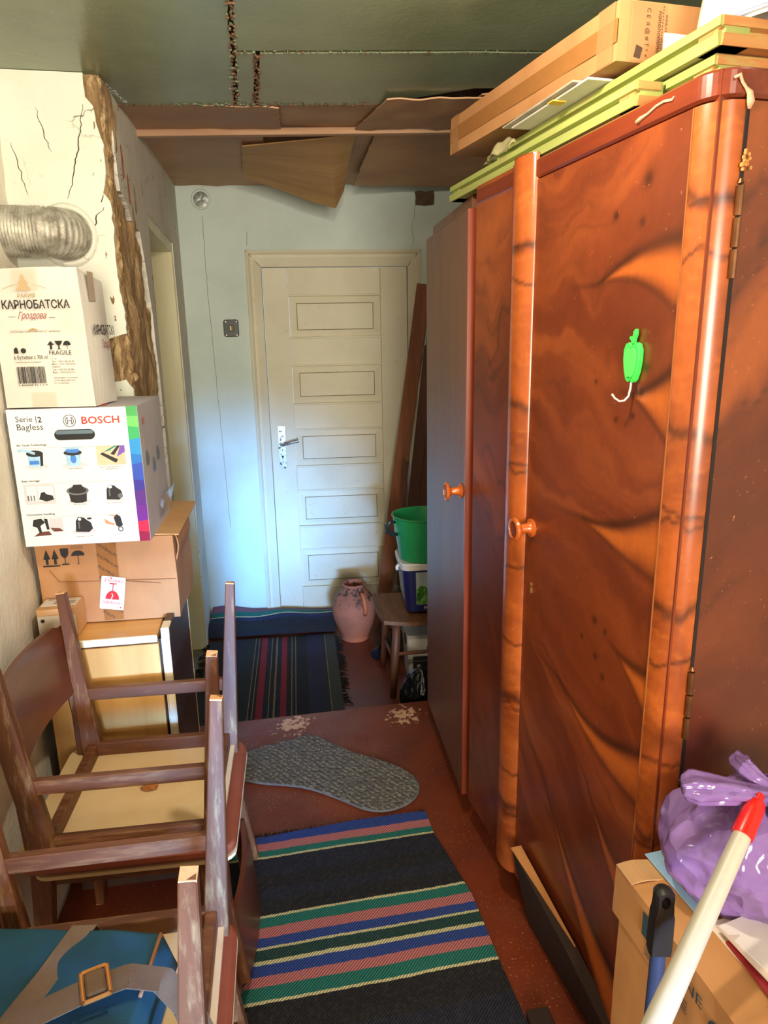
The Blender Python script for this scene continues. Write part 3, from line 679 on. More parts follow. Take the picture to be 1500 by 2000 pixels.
# base and feet
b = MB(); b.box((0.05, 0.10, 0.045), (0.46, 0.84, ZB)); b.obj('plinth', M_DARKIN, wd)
for fx, fy in ((0.07, 0.12), (0.07, 0.82), (0.44, 0.12), (0.44, 0.82)):
    b = MB(); b.bar((fx, fy, ZB), (fx, fy, 0), (0.05, 0.05), (0.035, 0.035)); b.obj('foot', M_REDW, wd)
# knob, keyhole, hinges
M_KNOB = mat_wood('knob_wood', (168, 74, 26), (200, 98, 40), (214, 118, 52), axis=0, scale=30, rough=0.25, bump=0.0, coat=0.4)
MX = Matrix(((0, 0, -1, 0), (0, 1, 0, 0), (1, 0, 0, 0), (0, 0, 0, 1)))   # lathe axis -> -x
def knob(parent, x, y, z):
    k = MB(); k.lathe([(0.0, 0.0), (0.020, 0.0), (0.021, 0.004), (0.014, 0.007), (0.011, 0.012), (0.0105, 0.028), (0.016, 0.033), (0.025, 0.037), (0.027, 0.041), (0.025, 0.045), (0.019, 0.0465), (0.0185, 0.0435), (0.0, 0.0445)], 28, Matrix.Translation((x, y, z)) @ MX)
    o = k.obj('knob', M_KNOB, parent, smooth='auto')
    k = MB(); k.lathe([(0.0, 0.0447), (0.0183, 0.0437)], 24, Matrix.Translation((x, y, z)) @ MX); k.obj('knob_inset', mat_plain('knob_dark', (120, 52, 26), 0.3), o)
    return o
knob(dn, 0.0, 0.528, 1.042)
b = MB(); b.prism([(-0.004, -0.012), (0.004, -0.012), (0.0025, 0.0), (0.005, 0.006), (0.0, 0.012), (-0.005, 0.006), (-0.0025, 0.0)], 0, 0.0015, M_left(0.0, 0.522, 0.905)); b.obj('keyhole', mat_plain('brass', (196, 150, 84), 0.35, 0.1, 20, 0.8), dn)
M_BRASSD = mat_plain('aged_brass', (110, 70, 40), 0.4, 0.25, 50, 0.7)
for zz in (1.585, 0.86):
    b = MB()
    for k in range(3): b.tube([(0.0455, 0.0555, zz-0.06+k*0.041), (0.0455, 0.0555, zz-0.022+k*0.041)], 0.0055, 10)
    b.tube([(0.0455, 0.0555, zz+0.063), (0.0455, 0.0555, zz+0.069)], [0.0045, 0.002], 8)
    b.obj('hinge', M_BRASSD, wd, smooth='auto')
# dried drips of sealant near the top
M_DRIP = mat_plain('dried_glue', (206, 160, 128), 0.6, 0.15)
b = MB(); b.tube([(-0.0035, 0.23, 1.766), (-0.004, 0.222, 1.769), (-0.0035, 0.205, 1.771), (-0.0035, 0.185, 1.776), (-0.0035, 0.168, 1.777), (-0.0035, 0.15, 1.774), (-0.0035, 0.146, 1.777)], [0.004, 0.003, 0.002, 0.002, 0.002, 0.002, 0.001], 8); b.obj('glue_drip', M_DRIP, wd, smooth=True)
b = MB(); b.tube([(0.022, 0.0585, 1.775), (0.028, 0.0565, 1.778), (0.032, 0.0555, 1.770), (0.038, 0.0545, 1.763), (0.044, 0.0540, 1.758), (0.046, 0.0530, 1.747), (0.0455, 0.054, 1.738)], [0.002, 0.003, 0.002, 0.002, 0.004, 0.005, 0.002], 8); b.obj('glue_drip', M_DRIP, wd, smooth=True)
b = MB()
for k in range(16):
    a = random.random()*6.28; r_ = 0.014*random.random(); b.box((0.048+r_*math.cos(a), 0.052, 1.672+r_*math.sin(a)), (0.052+r_*math.cos(a), 0.056, 1.677+r_*math.sin(a)), 0.001)
b.obj('crumbs_of_foam', mat_plain('yellow_foam', (206, 140, 72), 0.9, 0.3, 80), wd)

# green apple hook stuck on the door
hk = empty('apple_hook', OW, WRZ); tag(hk, 'bright green plastic apple shaped hook stuck on the wardrobe door', 'hook')
M_APPLE = mat_plain('green_plastic', (70, 226, 92), 0.25, 0.04); M_APPLE2 = mat_plain('green_plastic_inner', (92, 240, 104), 0.2, 0.04)
MA = M_left(0.0, 0.196, 1.408) @ Matrix.Diagonal((0.72, 0.72, 1, 1))
apple = [(0.0, 0.036), (0.010, 0.043), (0.022, 0.040), (0.029, 0.026), (0.029, 0.004), (0.024, -0.022), (0.016, -0.040), (0.008, -0.046), (0.0, -0.041), (-0.008, -0.046), (-0.016, -0.040), (-0.024, -0.022), (-0.029, 0.004), (-0.029, 0.026), (-0.022, 0.040), (-0.010, 0.043)]
b = MB(); b.prism(apple, 0.0, 0.010, MA, 0.002); b.obj('apple_body', M_APPLE, hk)
b = MB(); b.prism([(x*0.74, y*0.74-0.001) for x, y in apple], 0.010, 0.0125, MA, 0.001); b.obj('apple_face', M_APPLE2, hk)
b = MB(); b.prism([(-0.003, 0.040), (0.003, 0.040), (0.005, 0.050), (0.010, 0.060), (0.008, 0.072), (0.001, 0.066), (-0.001, 0.052), (-0.010, 0.056), (-0.012, 0.050), (-0.005, 0.046)], 0.002, 0.009, MA, 0.001); b.obj('leaf', M_APPLE, hk)
b = MB(); b.tube([(-0.006, 0.196, 1.380), (-0.007, 0.196, 1.366), (-0.009, 0.197, 1.353), (-0.015, 0.199, 1.346), (-0.022, 0.202, 1.345), (-0.029, 0.205, 1.350), (-0.033, 0.208, 1.357)], 0.0019, 8); b.obj('wire_hook', mat_plain('white_metal', (220, 205, 190), 0.3, 0.05, 20, 0.3), hk, smooth=True)

# plain wardrobe beyond it
LW = (0.2205, 1.828, 0.0); LRZ = 6.9
w2 = empty('wardrobe', LW, LRZ); tag(w2, 'plain dull brown wardrobe with a flat single door, beyond the veneered one', 'wardrobe')
t = NT('dull_brown_veneer'); v = t.coord((1, 1, 0.12))
c_ = t.ramp(t.noise(v, 7, 5, 0.6, 0.8), [(0.25, S((100, 56, 32))), (0.55, S((124, 74, 42))), (0.8, S((138, 86, 50)))])
t.bump(t.noise(v, 40, 3), 0.04, 0.003); M_DULL = t.out(c_, 0.42, 0, Coat_Weight=0.08, Coat_Roughness=0.25)
b = MB(); b.box((0.021, 0.045, 0.09), (0.40, 0.555, 1.795), 0.002); b.obj('carcass', M_DULL, w2)
b = MB(); b.box((0.0, 0.0, 0.10), (0.020, 0.560, 1.756), 0.002); d2 = b.obj('door', M_DULL, w2)
b = MB(); b.box((-0.001, -0.004, 0.10), (0.021, 0.004, 1.756), 0.001); b.obj('edge_lipping', M_REDW, d2)
knob(d2, 0.0, 0.045, 1.036)
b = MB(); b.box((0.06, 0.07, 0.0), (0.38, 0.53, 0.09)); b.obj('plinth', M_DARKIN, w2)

# ================================================================== ON TOP OF THE WARDROBE
# old green window sashes, stacked flat
M_SASH = mat_wood('green_paint', (138, 146, 76), (166, 174, 96), (180, 188, 112), axis=1, scale=8, rough=0.55, bump=0.2, wear=(170, 150, 100))
M_SASHW = mat_wood('bare_pine', (160, 98, 52), (196, 132, 74), (186, 170, 96), axis=0, scale=10, rough=0.7, bump=0.2, wear=(176, 170, 96))
def rebate(x, z0, z1):  # sash rail section: proud top, groove, proud bottom
    h = z1-z0
    return [(x, z0), (x+0.05, z0), (x+0.05, z1), (x+0.002, z1), (x, z1-0.002), (x, z0+h*0.66), (x+0.010, z0+h*0.60), (x+0.010, z0+h*0.44), (x-0.003, z0+h*0.38)]
MXY = Matrix(((1, 0, 0, 0), (0, 0, 1, 0), (0, 1, 0, 0), (0, 0, 0, 1)))     # (x, z, y) prism along y
MYX = Matrix(((0, 0, 1, 0), (1, 0, 0, 0), (0, 1, 0, 0), (0, 0, 0, 1)))     # (y, z, x) prism along x
def sash(name, label, x, y0, y1, z0, z1, depth, tilt=0.0):
    s_ = empty(name, OW, WRZ); tag(s_, label, 'window sash', 'old window sashes stacked on the wardrobe')
    b = MB(); b.prism(rebate(x, z0, z1), y0, y1, MXY); b.obj('long_rail', M_SASH, s_)
    if depth > 0.03:
      b = MB(); b.prism([(x+depth+0.05-(px-x), pz) for px, pz in rebate(x, z0, z1)], y0, y1, MXY); b.obj('long_rail', M_SASH, s_)
    b = MB(); b.prism([(p-x+y0-0.002, pz) for p, pz in rebate(x, z0, z1)], x+0.004, x+depth+0.04, MYX); b.obj('cross_rail', M_SASHW, s_, label='bare wood end rail')
    b = MB(); b.prism([(y1+0.002-(p-x), pz) for p, pz in rebate(x, z0, z1)], x+0.006, x+depth+0.04, MYX); b.obj('cross_rail', M_SASH, s_)
    return s_
sash('window_sash', 'short green painted window sash lying lowest, nearest the wardrobe edge', 0.006, 0.255, 1.06, 1.797, 1.833, 0.004)
sash('window_sash', 'green window sash in the middle of the stack on the wardrobe', 0.062, 0.150, 1.05, 1.797, 1.838, 0.30)
sash('window_sash', 'topmost green window sash, its bare pine end facing the room', 0.050, 0.130, 0.92, 1.840, 1.878, 0.31)
# long cardboard box
def mat_card(name, c1, c2):
    t = NT(name); v = t.coord((1, 1, 1)); col = t.ramp(t.noise(v, 6, 4), [(0.3, S(c1)), (0.7, S(c2))])
    fl = t.noise(t.coord((40, 40, 2)), 4, 2); col = t.mix(t.ramp(fl, [(0.4, BW(0)), (0.7, BW(0.12))]), col, S(c1))
    col = t.mix(t.ramp(t.noise(v, 30, 6, .7), [(0.68, BW(0)), (0.8, BW(0.35))]), col, S(tuple(x*0.7 for x in c1)))
    t.bump(t.noise(v, 25, 4), 0.12, 0.003); return t.out(col, 0.75)
M_CARD = mat_card('cardboard', (172, 118, 72), (196, 142, 92))
M_CARD2 = mat_card('cardboard_light', (196, 146, 96), (214, 168, 116))
M_TAPE = NT('clear_tape').out(S((196, 144, 96)), 0.12, 0, Alpha=0.55); M_TAPE2 = mat_plain('brown_tape', (158, 106, 58), 0.2, 0.06)
M_INK = mat_plain('black_ink', (34, 32, 32), 0.7, 0.05); M_BROWNI = mat_plain('brown_ink', (70, 46, 30), 0.7, 0.05)
def soft_box(size, seed, amp=0.003, cuts=7, bevel=0.003):
    b = MB(); b.box((0, 0, 0), size); b.subdiv(cuts)
    for v_ in b.bm.verts: v_.co += noise.noise_vector(v_.co*7+Vector((seed, seed, seed)))*amp
    return b
lb = empty('long_cardboard_box', (0, 0, 0)); tag(lb, 'long flat taped cardboard box lying across the green sashes', 'box')
wm = Matrix.Translation(OW) @ Matrix.Rotation(R(WRZ), 4, 'Z')
lb.matrix_world = wm @ Matrix.Translation((0.020, 0.335, 1.888)) @ Matrix.Rotation(R(2.2), 4, 'X')
soft_box((0.150, 0.76, 0.086), 3, 0.002).obj('carton', M_CARD, lb)
b = MB(); b.flat(rect(-0.76, 0.026, -0.0, 0.060), M_left(-0.0012, 0, 0)); b.obj('tape', M_TAPE2, lb)
for y_ in (0.01, 0.70):
    b = MB(); b.flat(rect(-y_-0.05, 0.0, -y_, 0.086), M_left(-0.0014, 0, 0)); b.obj('clear_tape', M_TAPE, lb)
b = MB(); b.flat(rect(0.02, 0.001, 0.085, 0.085), M_front(0, -0.0014, 0)); b.obj('clear_tape', M_TAPE, lb)
text('www.n11.com', 0.045, M_BROWNI, lb, M_front(0.088, -0.002, 0.048, R(-90)))
text('C E  II @ # T * +', 0.070, M_BROWNI, lb, M_front(0.052, -0.002, 0.042, R(-90)))
text('nonononono', 0.060, M_BROWNI, lb, M_front(0.074, -0.002, 0.044, R(-90)))
for k in range(20):
    pass
b = MB()
for k in range(18): b.flat(rect(0.0795, 0.003+k*0.0045, 0.0805, 0.0055+k*0.0045), M_front(0, -0.002, 0))
b.obj('dotted_line', M_BROWNI, lb)
b = MB(); b.flat([(0.030, 0.006), (0.042, 0.004), (0.046, 0.020), (0.034, 0.024)], M_front(0, -0.002, 0)); b.obj('recycling_mark', M_BROWNI, lb)
for s_ in (-1, 1):
    pass
# flat packet of papers under the box
pk = empty('paper_packet', OW, WRZ); tag(pk, 'white flat packet of papers tucked under the long cardboard box', 'paper packet')
M_PAPER = mat_plain('white_paper', (226, 220, 206), 0.7, 0.05); M_GREYP = mat_plain('grey_bag', (176, 166, 150), 0.4, 0.2, 20)
b = MB(); b.box((0.008, 0.40, 1.8795), (0.17, 0.70, 1.8835), 0.001); b.obj('sheet_bundle', M_PAPER, pk)
b = MB(); b.box((-0.004, 0.43, 1.8838), (0.15, 0.72, 1.8875), 0.001); b.obj('sheet_bundle', M_GREYP, pk)
b = MB(); b.box((0.001, 0.51, 1.8770), (0.03, 0.53, 1.8792)); b.obj('yellow_tab', mat_plain('yellow', (226, 186, 70), 0.6), pk)
# plastic scrap caught further along
b = MB(); b.grid(lambda u, v_: Vector((0.0+0.02*v_+0.008*math.sin(u*9), 0.70+u*0.14, 1.842+0.045*math.sin(v_*2.2)*(1-u)*math.sin(u*3.0+0.3)+0.003*math.sin(u*30))), 20, 6, 0.0008)
o = b.obj('plastic_scrap', mat_plain('pale_plastic', (150, 140, 104), 0.35, 0.15), smooth=True); o.location = OW; o.rotation_euler.z = R(WRZ); tag(o, 'crumpled scrap of pale plastic caught on the green sashes', 'plastic scrap')
# white enamel basin upside down
bs = empty('white_basin', tuple(Matrix.Translation(OW) @ Matrix.Rotation(R(WRZ), 4, 'Z') @ Vector((0.240, 0.185, 1.8795)))); tag(bs, 'white enamel basin turned upside down at the top right', 'basin')
M_ENAM = mat_plain('white_enamel', (246, 240, 228), 0.18, 0.02, Coat_Weight=0.4)
b = MB(); b.lathe([(0.148, 0.0), (0.155, 0.004), (0.155, 0.010), (0.149, 0.016), (0.147, 0.040), (0.142, 0.080), (0.126, 0.118), (0.10, 0.145), (0.06, 0.160), (0.0, 0.164)], 56); b.obj('bowl', M_ENAM, bs, smooth=True)
b = MB(); b.lathe([(0.1553, 0.003), (0.1568, 0.006), (0.1553, 0.009)], 56); b.obj('rim_band', mat_plain('grey_band', (120, 128, 150), 0.4), bs, smooth=True)
b = MB(); b.box((0.086, 0.303, 1.8790), (0.128, 0.306, 1.921)); o = b.obj('white_card', M_PAPER); o.location = OW; o.rotation_euler.z = R(WRZ); tag(o, 'small white card standing between the long box and the basin', 'card')

# ================================================================== STACK ON THE LEFT
M_PINE = mat_wood('pine_laminate', (206, 150, 84), (226, 176, 106), (234, 190, 124), axis=2, scale=9, rough=0.3, bump=0.03, coat=0.2)
M_PINEX = mat_wood('pine_laminate_x', (208, 148, 74), (226, 172, 96), (232, 184, 112), axis=0, scale=9, rough=0.3, bump=0.03, coat=0.2)
M_LIP = mat_plain('pale_edge_band', (238, 222, 190), 0.4, 0.06); M_DKBR = mat_wood('dark_laminate', (58, 40, 32), (76, 54, 44), axis=2, scale=8, rough=0.4, bump=0.05)
cb = empty('bedside_cabinet', (-0.852, 1.562, 0), 9); tag(cb, 'pine laminate cabinet with dark brown side under the stacked boxes', 'cabinet')
b = MB(); b.box((0.012, 0.02, 0.0), (0.288, 0.35, 0.72)); b.obj('body', M_DKBR, cb)
b = MB(); b.box((0.006, 0.0, 0.06), (0.282, 0.018, 0.716), 0.002); b.obj('door', M_PINE, cb)
b = MB(); b.box((0.0, 0.004, 0.722), (0.280, 0.35, 0.740), 0.002); tp = b.obj('top_board', M_PINEX, cb)
b = MB(); b.box((-0.001, -0.004, 0.7215), (0.281, 0.004, 0.7405), 0.002); b.obj('edge_band', M_LIP, tp)
b = MB(); b.box((0.291, 0.002, 0.0), (0.311, 0.36, 0.755), 0.002); sd = b.obj('side_panel', M_DKBR, cb)
b = MB(); b.box((0.290, -0.004, 0.02), (0.3105, 0.002, 0.735), 0.004); b.box((0.290, 0.0, 0.728), (0.3105, 0.05, 0.7565), 0.002); b.obj('edge_band', M_LIP, sd)
b = MB(); b.box((0.3095, 0.36, 0.0), (0.3125, 0.366, 0.756)); b.obj('rear_edge_band', mat_plain('chipboard_edge', (190, 160, 120), 0.9, 0.2, 80), sd)

# --- carton with printed tape
ph = empty('cardboard_carton', (-0.885, 1.673, 0.742), 7.5); tag(ph, 'brown carton with printed parcel tape and a white fragile sticker on the cabinet', 'box')
PW, PD, PH = 0.342, 0.262, 0.224
soft_box((PW, PD, PH), 11, 0.0035).obj('carton', M_CARD, ph)
b = MB(); b.grid(lambda u, v_: Vector((0.23+u*0.125, 0.01+v_*0.36, 0.2245+0.004*math.sin(u*3)+0.004*v_)), 6, 8, 0.003); b.obj('open_flap', M_CARD2, ph)
b = MB(); b.grid(lambda u, v_: Vector((0.345+0.006*math.sin(v_*5), 0.02+u*0.22, 0.224-0.10*v_)), 6, 6, 0.003); b.obj('side_flap', M_CARD, ph)
b = MB(); b.prism(ragged([(0.0, 0.218), (0.27, 0.218), (0.27, 0.227), (0.0, 0.227)], 0.004, 0.006), 0, 0.002, M_front(0.0, -0.003, 0)); b.obj('torn_edge', M_PAPER, ph)
def fr(x, z, rot=0, dy=-0.005): return M_front(x, dy, z, rot)
b = MB(); b.flat(rect(0.150, 0.006, 0.198, 0.222), fr(0, 0)); tape = b.obj('printed_tape', M_TAPE2, ph)
for k in range(7):
    for q, xx in enumerate((0.163, 0.186)):
        text('PHILIPS', 0.032, M_INK, tape, fr(xx, 0.022+k*0.031+q*0.012, R(-38), -0.0056))
for xx in (0.028, 0.048):   # two up arrows
    b = MB(); b.flat([(xx-0.008, 0.180), (xx, 0.205), (xx+0.008, 0.180)], fr(0, 0)); b.flat(rect(xx-0.003, 0.166, xx+0.003, 0.182), fr(0, 0)); b.flat(rect(xx-0.011, 0.160, xx+0.011, 0.163), fr(0, 0)); b.obj('arrow_mark', M_INK, ph)
b = MB(); b.flat([(0.062, 0.206), (0.082, 0.206), (0.081, 0.190), (0.075, 0.182), (0.069, 0.182), (0.063, 0.190)], fr(0, 0)); b.flat(rect(0.0712, 0.166, 0.0728, 0.184), fr(0, 0)); b.flat(rect(0.063, 0.163, 0.081, 0.166), fr(0, 0)); b.obj('glass_mark', M_INK, ph)
b = MB(); b.flat([(0.088, 0.186)]+[(0.104+0.016*math.cos(R(a)), 0.186+0.013*math.sin(R(a))) for a in range(170, 9, -20)]+[(0.120, 0.186)], fr(0, 0)); b.flat(rect(0.1033, 0.164, 0.1047, 0.187), fr(0, 0)); b.flat(rect(0.1008, 0.163, 0.1047, 0.165), fr(0, 0))
for k in range(14): b.flat(rect(0.090+0.0042*(k % 7), 0.204+0.005*(k//7), 0.0915+0.0042*(k % 7), 0.2065+0.005*(k//7)), fr(0, 0))
b.obj('umbrella_mark', M_INK, ph)
for (p, q) in (((0.03, 0.150), (0.05, 0.118)), ((0.05, 0.118), (0.10, 0.116)), ((0.10, 0.116), (0.34, 0.108)), ((0.20, 0.112), (0.30, 0.098))):
    b = MB(); b.bar((p[0], -0.004, p[1]), (q[0], -0.004, q[1]), (0.0012, 0.0012)); b.obj('crease', mat_plain('crease', (140, 98, 62), 0.8), ph)
# fragile sticker, upside down
M_RED = mat_plain('red_ink', (214, 34, 40), 0.5, 0.04); M_STICK = mat_plain('sticker_white', (238, 236, 234), 0.35, 0.03)
st = MB(); st.prism(rrect(0.060, 0.090, 0.004), 0, 0.0006, fr(0.178, 0.080, R(-9.5), -0.0062)); st = st.obj('fragile_sticker', M_STICK, ph)
def sk(x, y, rot=0): return fr(0.178, 0.080, R(-9.5), -0.0070) @ Matrix.Translation((x, y, 0)) @ Matrix.Rotation(rot, 4, 'Z')
text('ЧУПЛИВО', 0.048, M_RED, st, sk(0, -0.026, math.pi), height=0.008, bold=0.01); text('FRAGILE', 0.046, M_RED, st, sk(0, 0.034, math.pi), height=0.007)
b = MB(); b.flat([(-0.017, -0.017), (0.017, -0.017)]+[(0.017*math.cos(R(a)), -0.017+0.024*math.sin(R(a))) for a in range(15, 166, 15)], sk(0, 0)); b.flat(rect(-0.0012, 0.006, 0.0012, 0.026), sk(0, 0)); b.flat([(-0.013, 0.0275), (0.013, 0.0275), (0.006, 0.0245), (-0.006, 0.0245)], sk(0, 0)); b.obj('glass_mark', M_RED, st)
b = MB(); b.flat([(-0.004, -0.017), (0.0, -0.006), (-0.003, 0.0), (-0.001, 0.0), (0.002, -0.006), (-0.001, -0.017)], sk(0, 0) @ Matrix.Translation((0, 0, 0.0004))); b.obj('crack_mark', M_STICK, st)
for x, y in ((0.022, -0.038), (-0.006, 0.041)):
    b = MB(); b.flat(disc(0.0022, x, y, 10), sk(0, 0)); b.obj('dot_mark', M_RED, st)
text('speedy', 0.010, M_INK, st, sk(0.012, -0.038, math.pi)); text('speedy', 0.010, M_INK, st, sk(-0.016, 0.041, math.pi))

# --- small box, upside-down lettering
wu = empty('small_carton', (-0.861, 1.593, 0.742), 9); tag(wu, 'small cardboard box with upside-down lettering at the front of the cabinet top', 'box')
b = soft_box((0.092, 0.076, 0.074), 21, 0.0012, 4); b.obj('carton', M_CARD2, wu)
b = MB(); b.box((0.004, 0.022, 0.0745), (0.088, 0.072, 0.0752)); lb_ = b.obj('paper_label', M_PAPER, wu)
b = MB(); b.flat(rect(0.001, 0.001, 0.091, 0.058), M_front(0, -0.0018, 0)); b.obj('printed_panel', mat_plain('pale_grey_print', (206, 190, 170), 0.6, 0.04), wu)
text('WÜRTH', 0.056, M_INK, wu, M_front(0.037, -0.003, 0.013, math.pi), height=0.011, bold=0.015); text('25', 0.010, M_INK, wu, M_front(0.066, -0.003, 0.054, math.pi))
b = MB(); b.flat(disc(0.005, 0.078, 0.013, 14), M_front(0, -0.003, 0)); b.obj('logo_mark', M_RED, wu)
b = MB(); b.flat(disc(0.005, 0.013, 0.046, 14), M_front(0, -0.003, 0)); b.obj('ring_mark', M_INK, wu)
text('500', 0.016, M_INK, lb_, M_top(0.020, 0.064, 0.0753, math.pi)); text('Schraube', 0.016, M_INK, lb_, M_top(0.070, 0.064, 0.0753, math.pi))
for k in range(3):
    b = MB(); b.flat(rect(0.03, 0.032+k*0.008, 0.082, 0.0345+k*0.008), M_top(0, 0, 0.0753)); b.obj('text_line', mat_plain('grey_ink', (140, 130, 125), 0.7), lb_)

# --- vacuum cleaner box
bo = empty('vacuum_cleaner_box', (-0.876, 1.622, 0.971), 8); tag(bo, 'white printed vacuum cleaner box with rainbow edge and carry hole', 'box')
M_BWHITE = mat_plain('box_white', (240, 240, 242), 0.3, 0.015); M_SIDE = mat_card('box_side_grey', (176, 172, 178), (196, 192, 198))
BW_, BD_, BH_ = 0.294, 0.315, 0.334
soft_box((BW_, BD_, BH_), 31, 0.0012).obj('carton', M_SIDE, bo)
def bf(x, z, rot=0, dy=-0.0022): return M_front(x, dy, z, rot)
b = MB(); b.flat(rect(0.0, 0.001, 0.268, BH_-0.001), bf(0, 0, 0, -0.0016)); b.obj('front_print', M_BWHITE, bo)
cols = [(70, 170, 96), (110, 205, 110), (56, 178, 110), (40, 150, 226), (36, 120, 214), (48, 84, 196), (58, 52, 160), (92, 44, 140), (112, 40, 150), (226, 40, 74), (150, 26, 66)]
zz = [1.0, 0.93, 0.86, 0.76, 0.66, 0.58, 0.47, 0.38, 0.28, 0.15, 0.08, 0.0]
b0 = None
for k, c in enumerate(cols):
    b = MB(); b.flat([(0.268, zz[k+1]*BH_), (0.2935, (zz[k+1]-0.012*((k % 2)*2-1))*BH_ if 0 < k < 10 else zz[k+1]*BH_), (0.2935, (zz[k]+0.012*((k % 2)*2-1) if 0 < k else zz[k])*BH_), (0.268, zz[k]*BH_)], bf(0, 0, 0, -0.0018+0.00002*k)); b.obj('rainbow_band', mat_plain('rainbow_%d' % k, c, 0.3, 0.03), bo)
M_GINK = mat_plain('grey_print', (52, 52, 56), 0.6, 0.03); M_BRED = mat_plain('logo_red', (226, 58, 52), 0.5, 0.02); M_LINE = mat_plain('hairline', (170, 170, 172), 0.6)
text('Serie |', 0.046, M_GINK, bo, bf(0.042, 0.309)); text('2', 0.0085, M_INK, bo, bf(0.072, 0.309), bold=0.02); text('Bagless', 0.058, M_GINK, bo, bf(0.048, 0.290))
text('BOSCH', 0.086, M_BRED, bo, bf(0.208, 0.304), height=0.018, bold=0.02)
b = MB()
for k in range(28):
    a, c_ = 6.2832*k/28, 6.2832*(k+1)/28
    b.flat([(0.138+0.0145*math.cos(a), 0.304+0.0145*math.sin(a)), (0.138+0.0145*math.cos(c_), 0.304+0.0145*math.sin(c_)), (0.138+0.0130*math.cos(c_), 0.304+0.0130*math.sin(c_)), (0.138+0.0130*math.cos(a), 0.304+0.0130*math.sin(a))], bf(0, 0))
for s_ in (-1, 1):
    for k in range(6):
        a, c_ = R(-60+20*k+(180 if s_ < 0 else 0)), R(-60+20*(k+1)+(180 if s_ < 0 else 0))
        b.flat([(0.138+0.010*math.cos(a), 0.304+0.010*math.sin(a)), (0.138+0.010*math.cos(c_), 0.304+0.010*math.sin(c_)), (0.138+0.0085*math.cos(c_), 0.304+0.0085*math.sin(c_)), (0.138+0.0085*math.cos(a), 0.304+0.0085*math.sin(a))], bf(0, 0))
    b.flat(rect(0.138+s_*0.0045-0.0008, 0.2955, 0.138+s_*0.0045+0.0008, 0.3125), bf(0, 0))
b.flat(rect(0.1335, 0.3032, 0.1425, 0.3048), bf(0, 0)); b.obj('ring_emblem', M_GINK, bo)
b = MB(); b.flat(rrect(0.092, 0.025, 0.0122, 0.146, 0.271, 8), bf(0, 0)); hh_ = b.obj('carry_hole', mat_plain('hole_dark', (16, 20, 24), 0.4), bo)
b = MB(); b.flat(rrect(0.086, 0.009, 0.0044, 0.146, 0.277, 6), bf(0, 0, 0, -0.0024)); b.obj('carry_hole_liner', mat_plain('hole_grey', (96, 118, 134), 0.5), hh_)
M_VB = mat_plain('print_black', (34, 33, 38), 0.45, 0.1); M_VG = mat_plain('print_grey', (110, 112, 118), 0.45, 0.1); M_VBL = mat_plain('print_blue', (66, 130, 220), 0.45, 0.15, 60); M_VLB = mat_plain('print_lightblue', (164, 206, 240), 0.45, 0.15, 60); M_VTAN = mat_plain('print_tan', (220, 196, 168), 0.5, 0.1, 40); M_VPUR = mat_plain('print_purple', (124, 84, 190), 0.45, 0.05); M_VTEAL = mat_plain('print_teal', (40, 160, 150), 0.45, 0.05); M_VSKIN = mat_plain('print_skin', (222, 150, 112), 0.5, .1); M_VBR = mat_plain('print_brown', (104, 56, 44), 0.5, .1); M_VSH = mat_plain('print_shade', (208, 206, 214), 0.5, 0.05)
for z_, s_ in ((0.249, 'Air Cycle Technology'), (0.163, 'Easy storage'), (0.080, 'Convenient handling')):
    text(s_, 0.0034*len(s_), M_INK, bo, bf(0.012+0.0017*len(s_), z_), height=0.006, bold=0.02)
    b = MB(); b.flat(rect(0.012, z_-0.0075, 0.258, z_-0.0068), bf(0, 0)); b.obj('rule_line', M_LINE, bo)
def pic(name, shapes):
    root = None
    for k, (mt, poly) in enumerate(shapes):
        b = MB(); b.flat(poly, bf(0, 0, 0, -0.0022-0.00008*k)); o = b.obj(name if root is None else 'printed_shape', mt, bo if root is None else root)
        root = root or o
def pot(cx, cz, w, h):  # dust container seen from above
    return [(cx-w/2, cz+h/2), (cx-w*0.42, cz-h*0.4), (cx-w*0.2, cz-h/2), (cx+w*0.2, cz-h/2), (cx+w*0.42, cz-h*0.4), (cx+w/2, cz+h/2)]
pic('printed_picture', [(M_VSH, disc(0.026, 0.052, 0.198, 16, 0.006)), (M_VLB, pot(0.050, 0.214, 0.036, 0.034)), (M_VB, [(0.062, 0.232), (0.069, 0.231), (0.066, 0.200), (0.060, 0.198)]), (M_VBL, rect(0.036, 0.203, 0.058, 0.212)), (M_VB, disc(0.019, 0.050, 0.229, 18, 0.008)), (M_VLB, [(0.012, 0.240), (0.030, 0.240), (0.052, 0.232), (0.050, 0.226), (0.030, 0.234), (0.014, 0.234)])])
pic('printed_picture', [(M_VSH, disc(0.030, 0.138, 0.198, 16, 0.006)), (M_VLB, pot(0.136, 0.213, 0.036, 0.036)), (M_VBL, disc(0.007, 0.136, 0.213, 12, 0.011)), (M_VB, disc(0.021, 0.136, 0.228, 18, 0.007)), (M_VBL, disc(0.016, 0.136, 0.233, 16, 0.006)), (M_VLB, [(0.112, 0.241), (0.128, 0.236), (0.144, 0.236), (0.164, 0.241)])])
pic('printed_picture', [(M_VTAN, rect(0.190, 0.195, 0.256, 0.241)), (M_VTEAL, [(0.205, 0.226), (0.244, 0.241), (0.232, 0.241), (0.222, 0.230)]), (M_VPUR, [(0.236, 0.214), (0.256, 0.226), (0.256, 0.241), (0.246, 0.241)]), (M_VB, [(0.198, 0.222), (0.204, 0.226), (0.238, 0.208), (0.234, 0.200), (0.228, 0.202)]), (M_VB, [(0.222, 0.222), (0.240, 0.241), (0.246, 0.241), (0.230, 0.218)])])
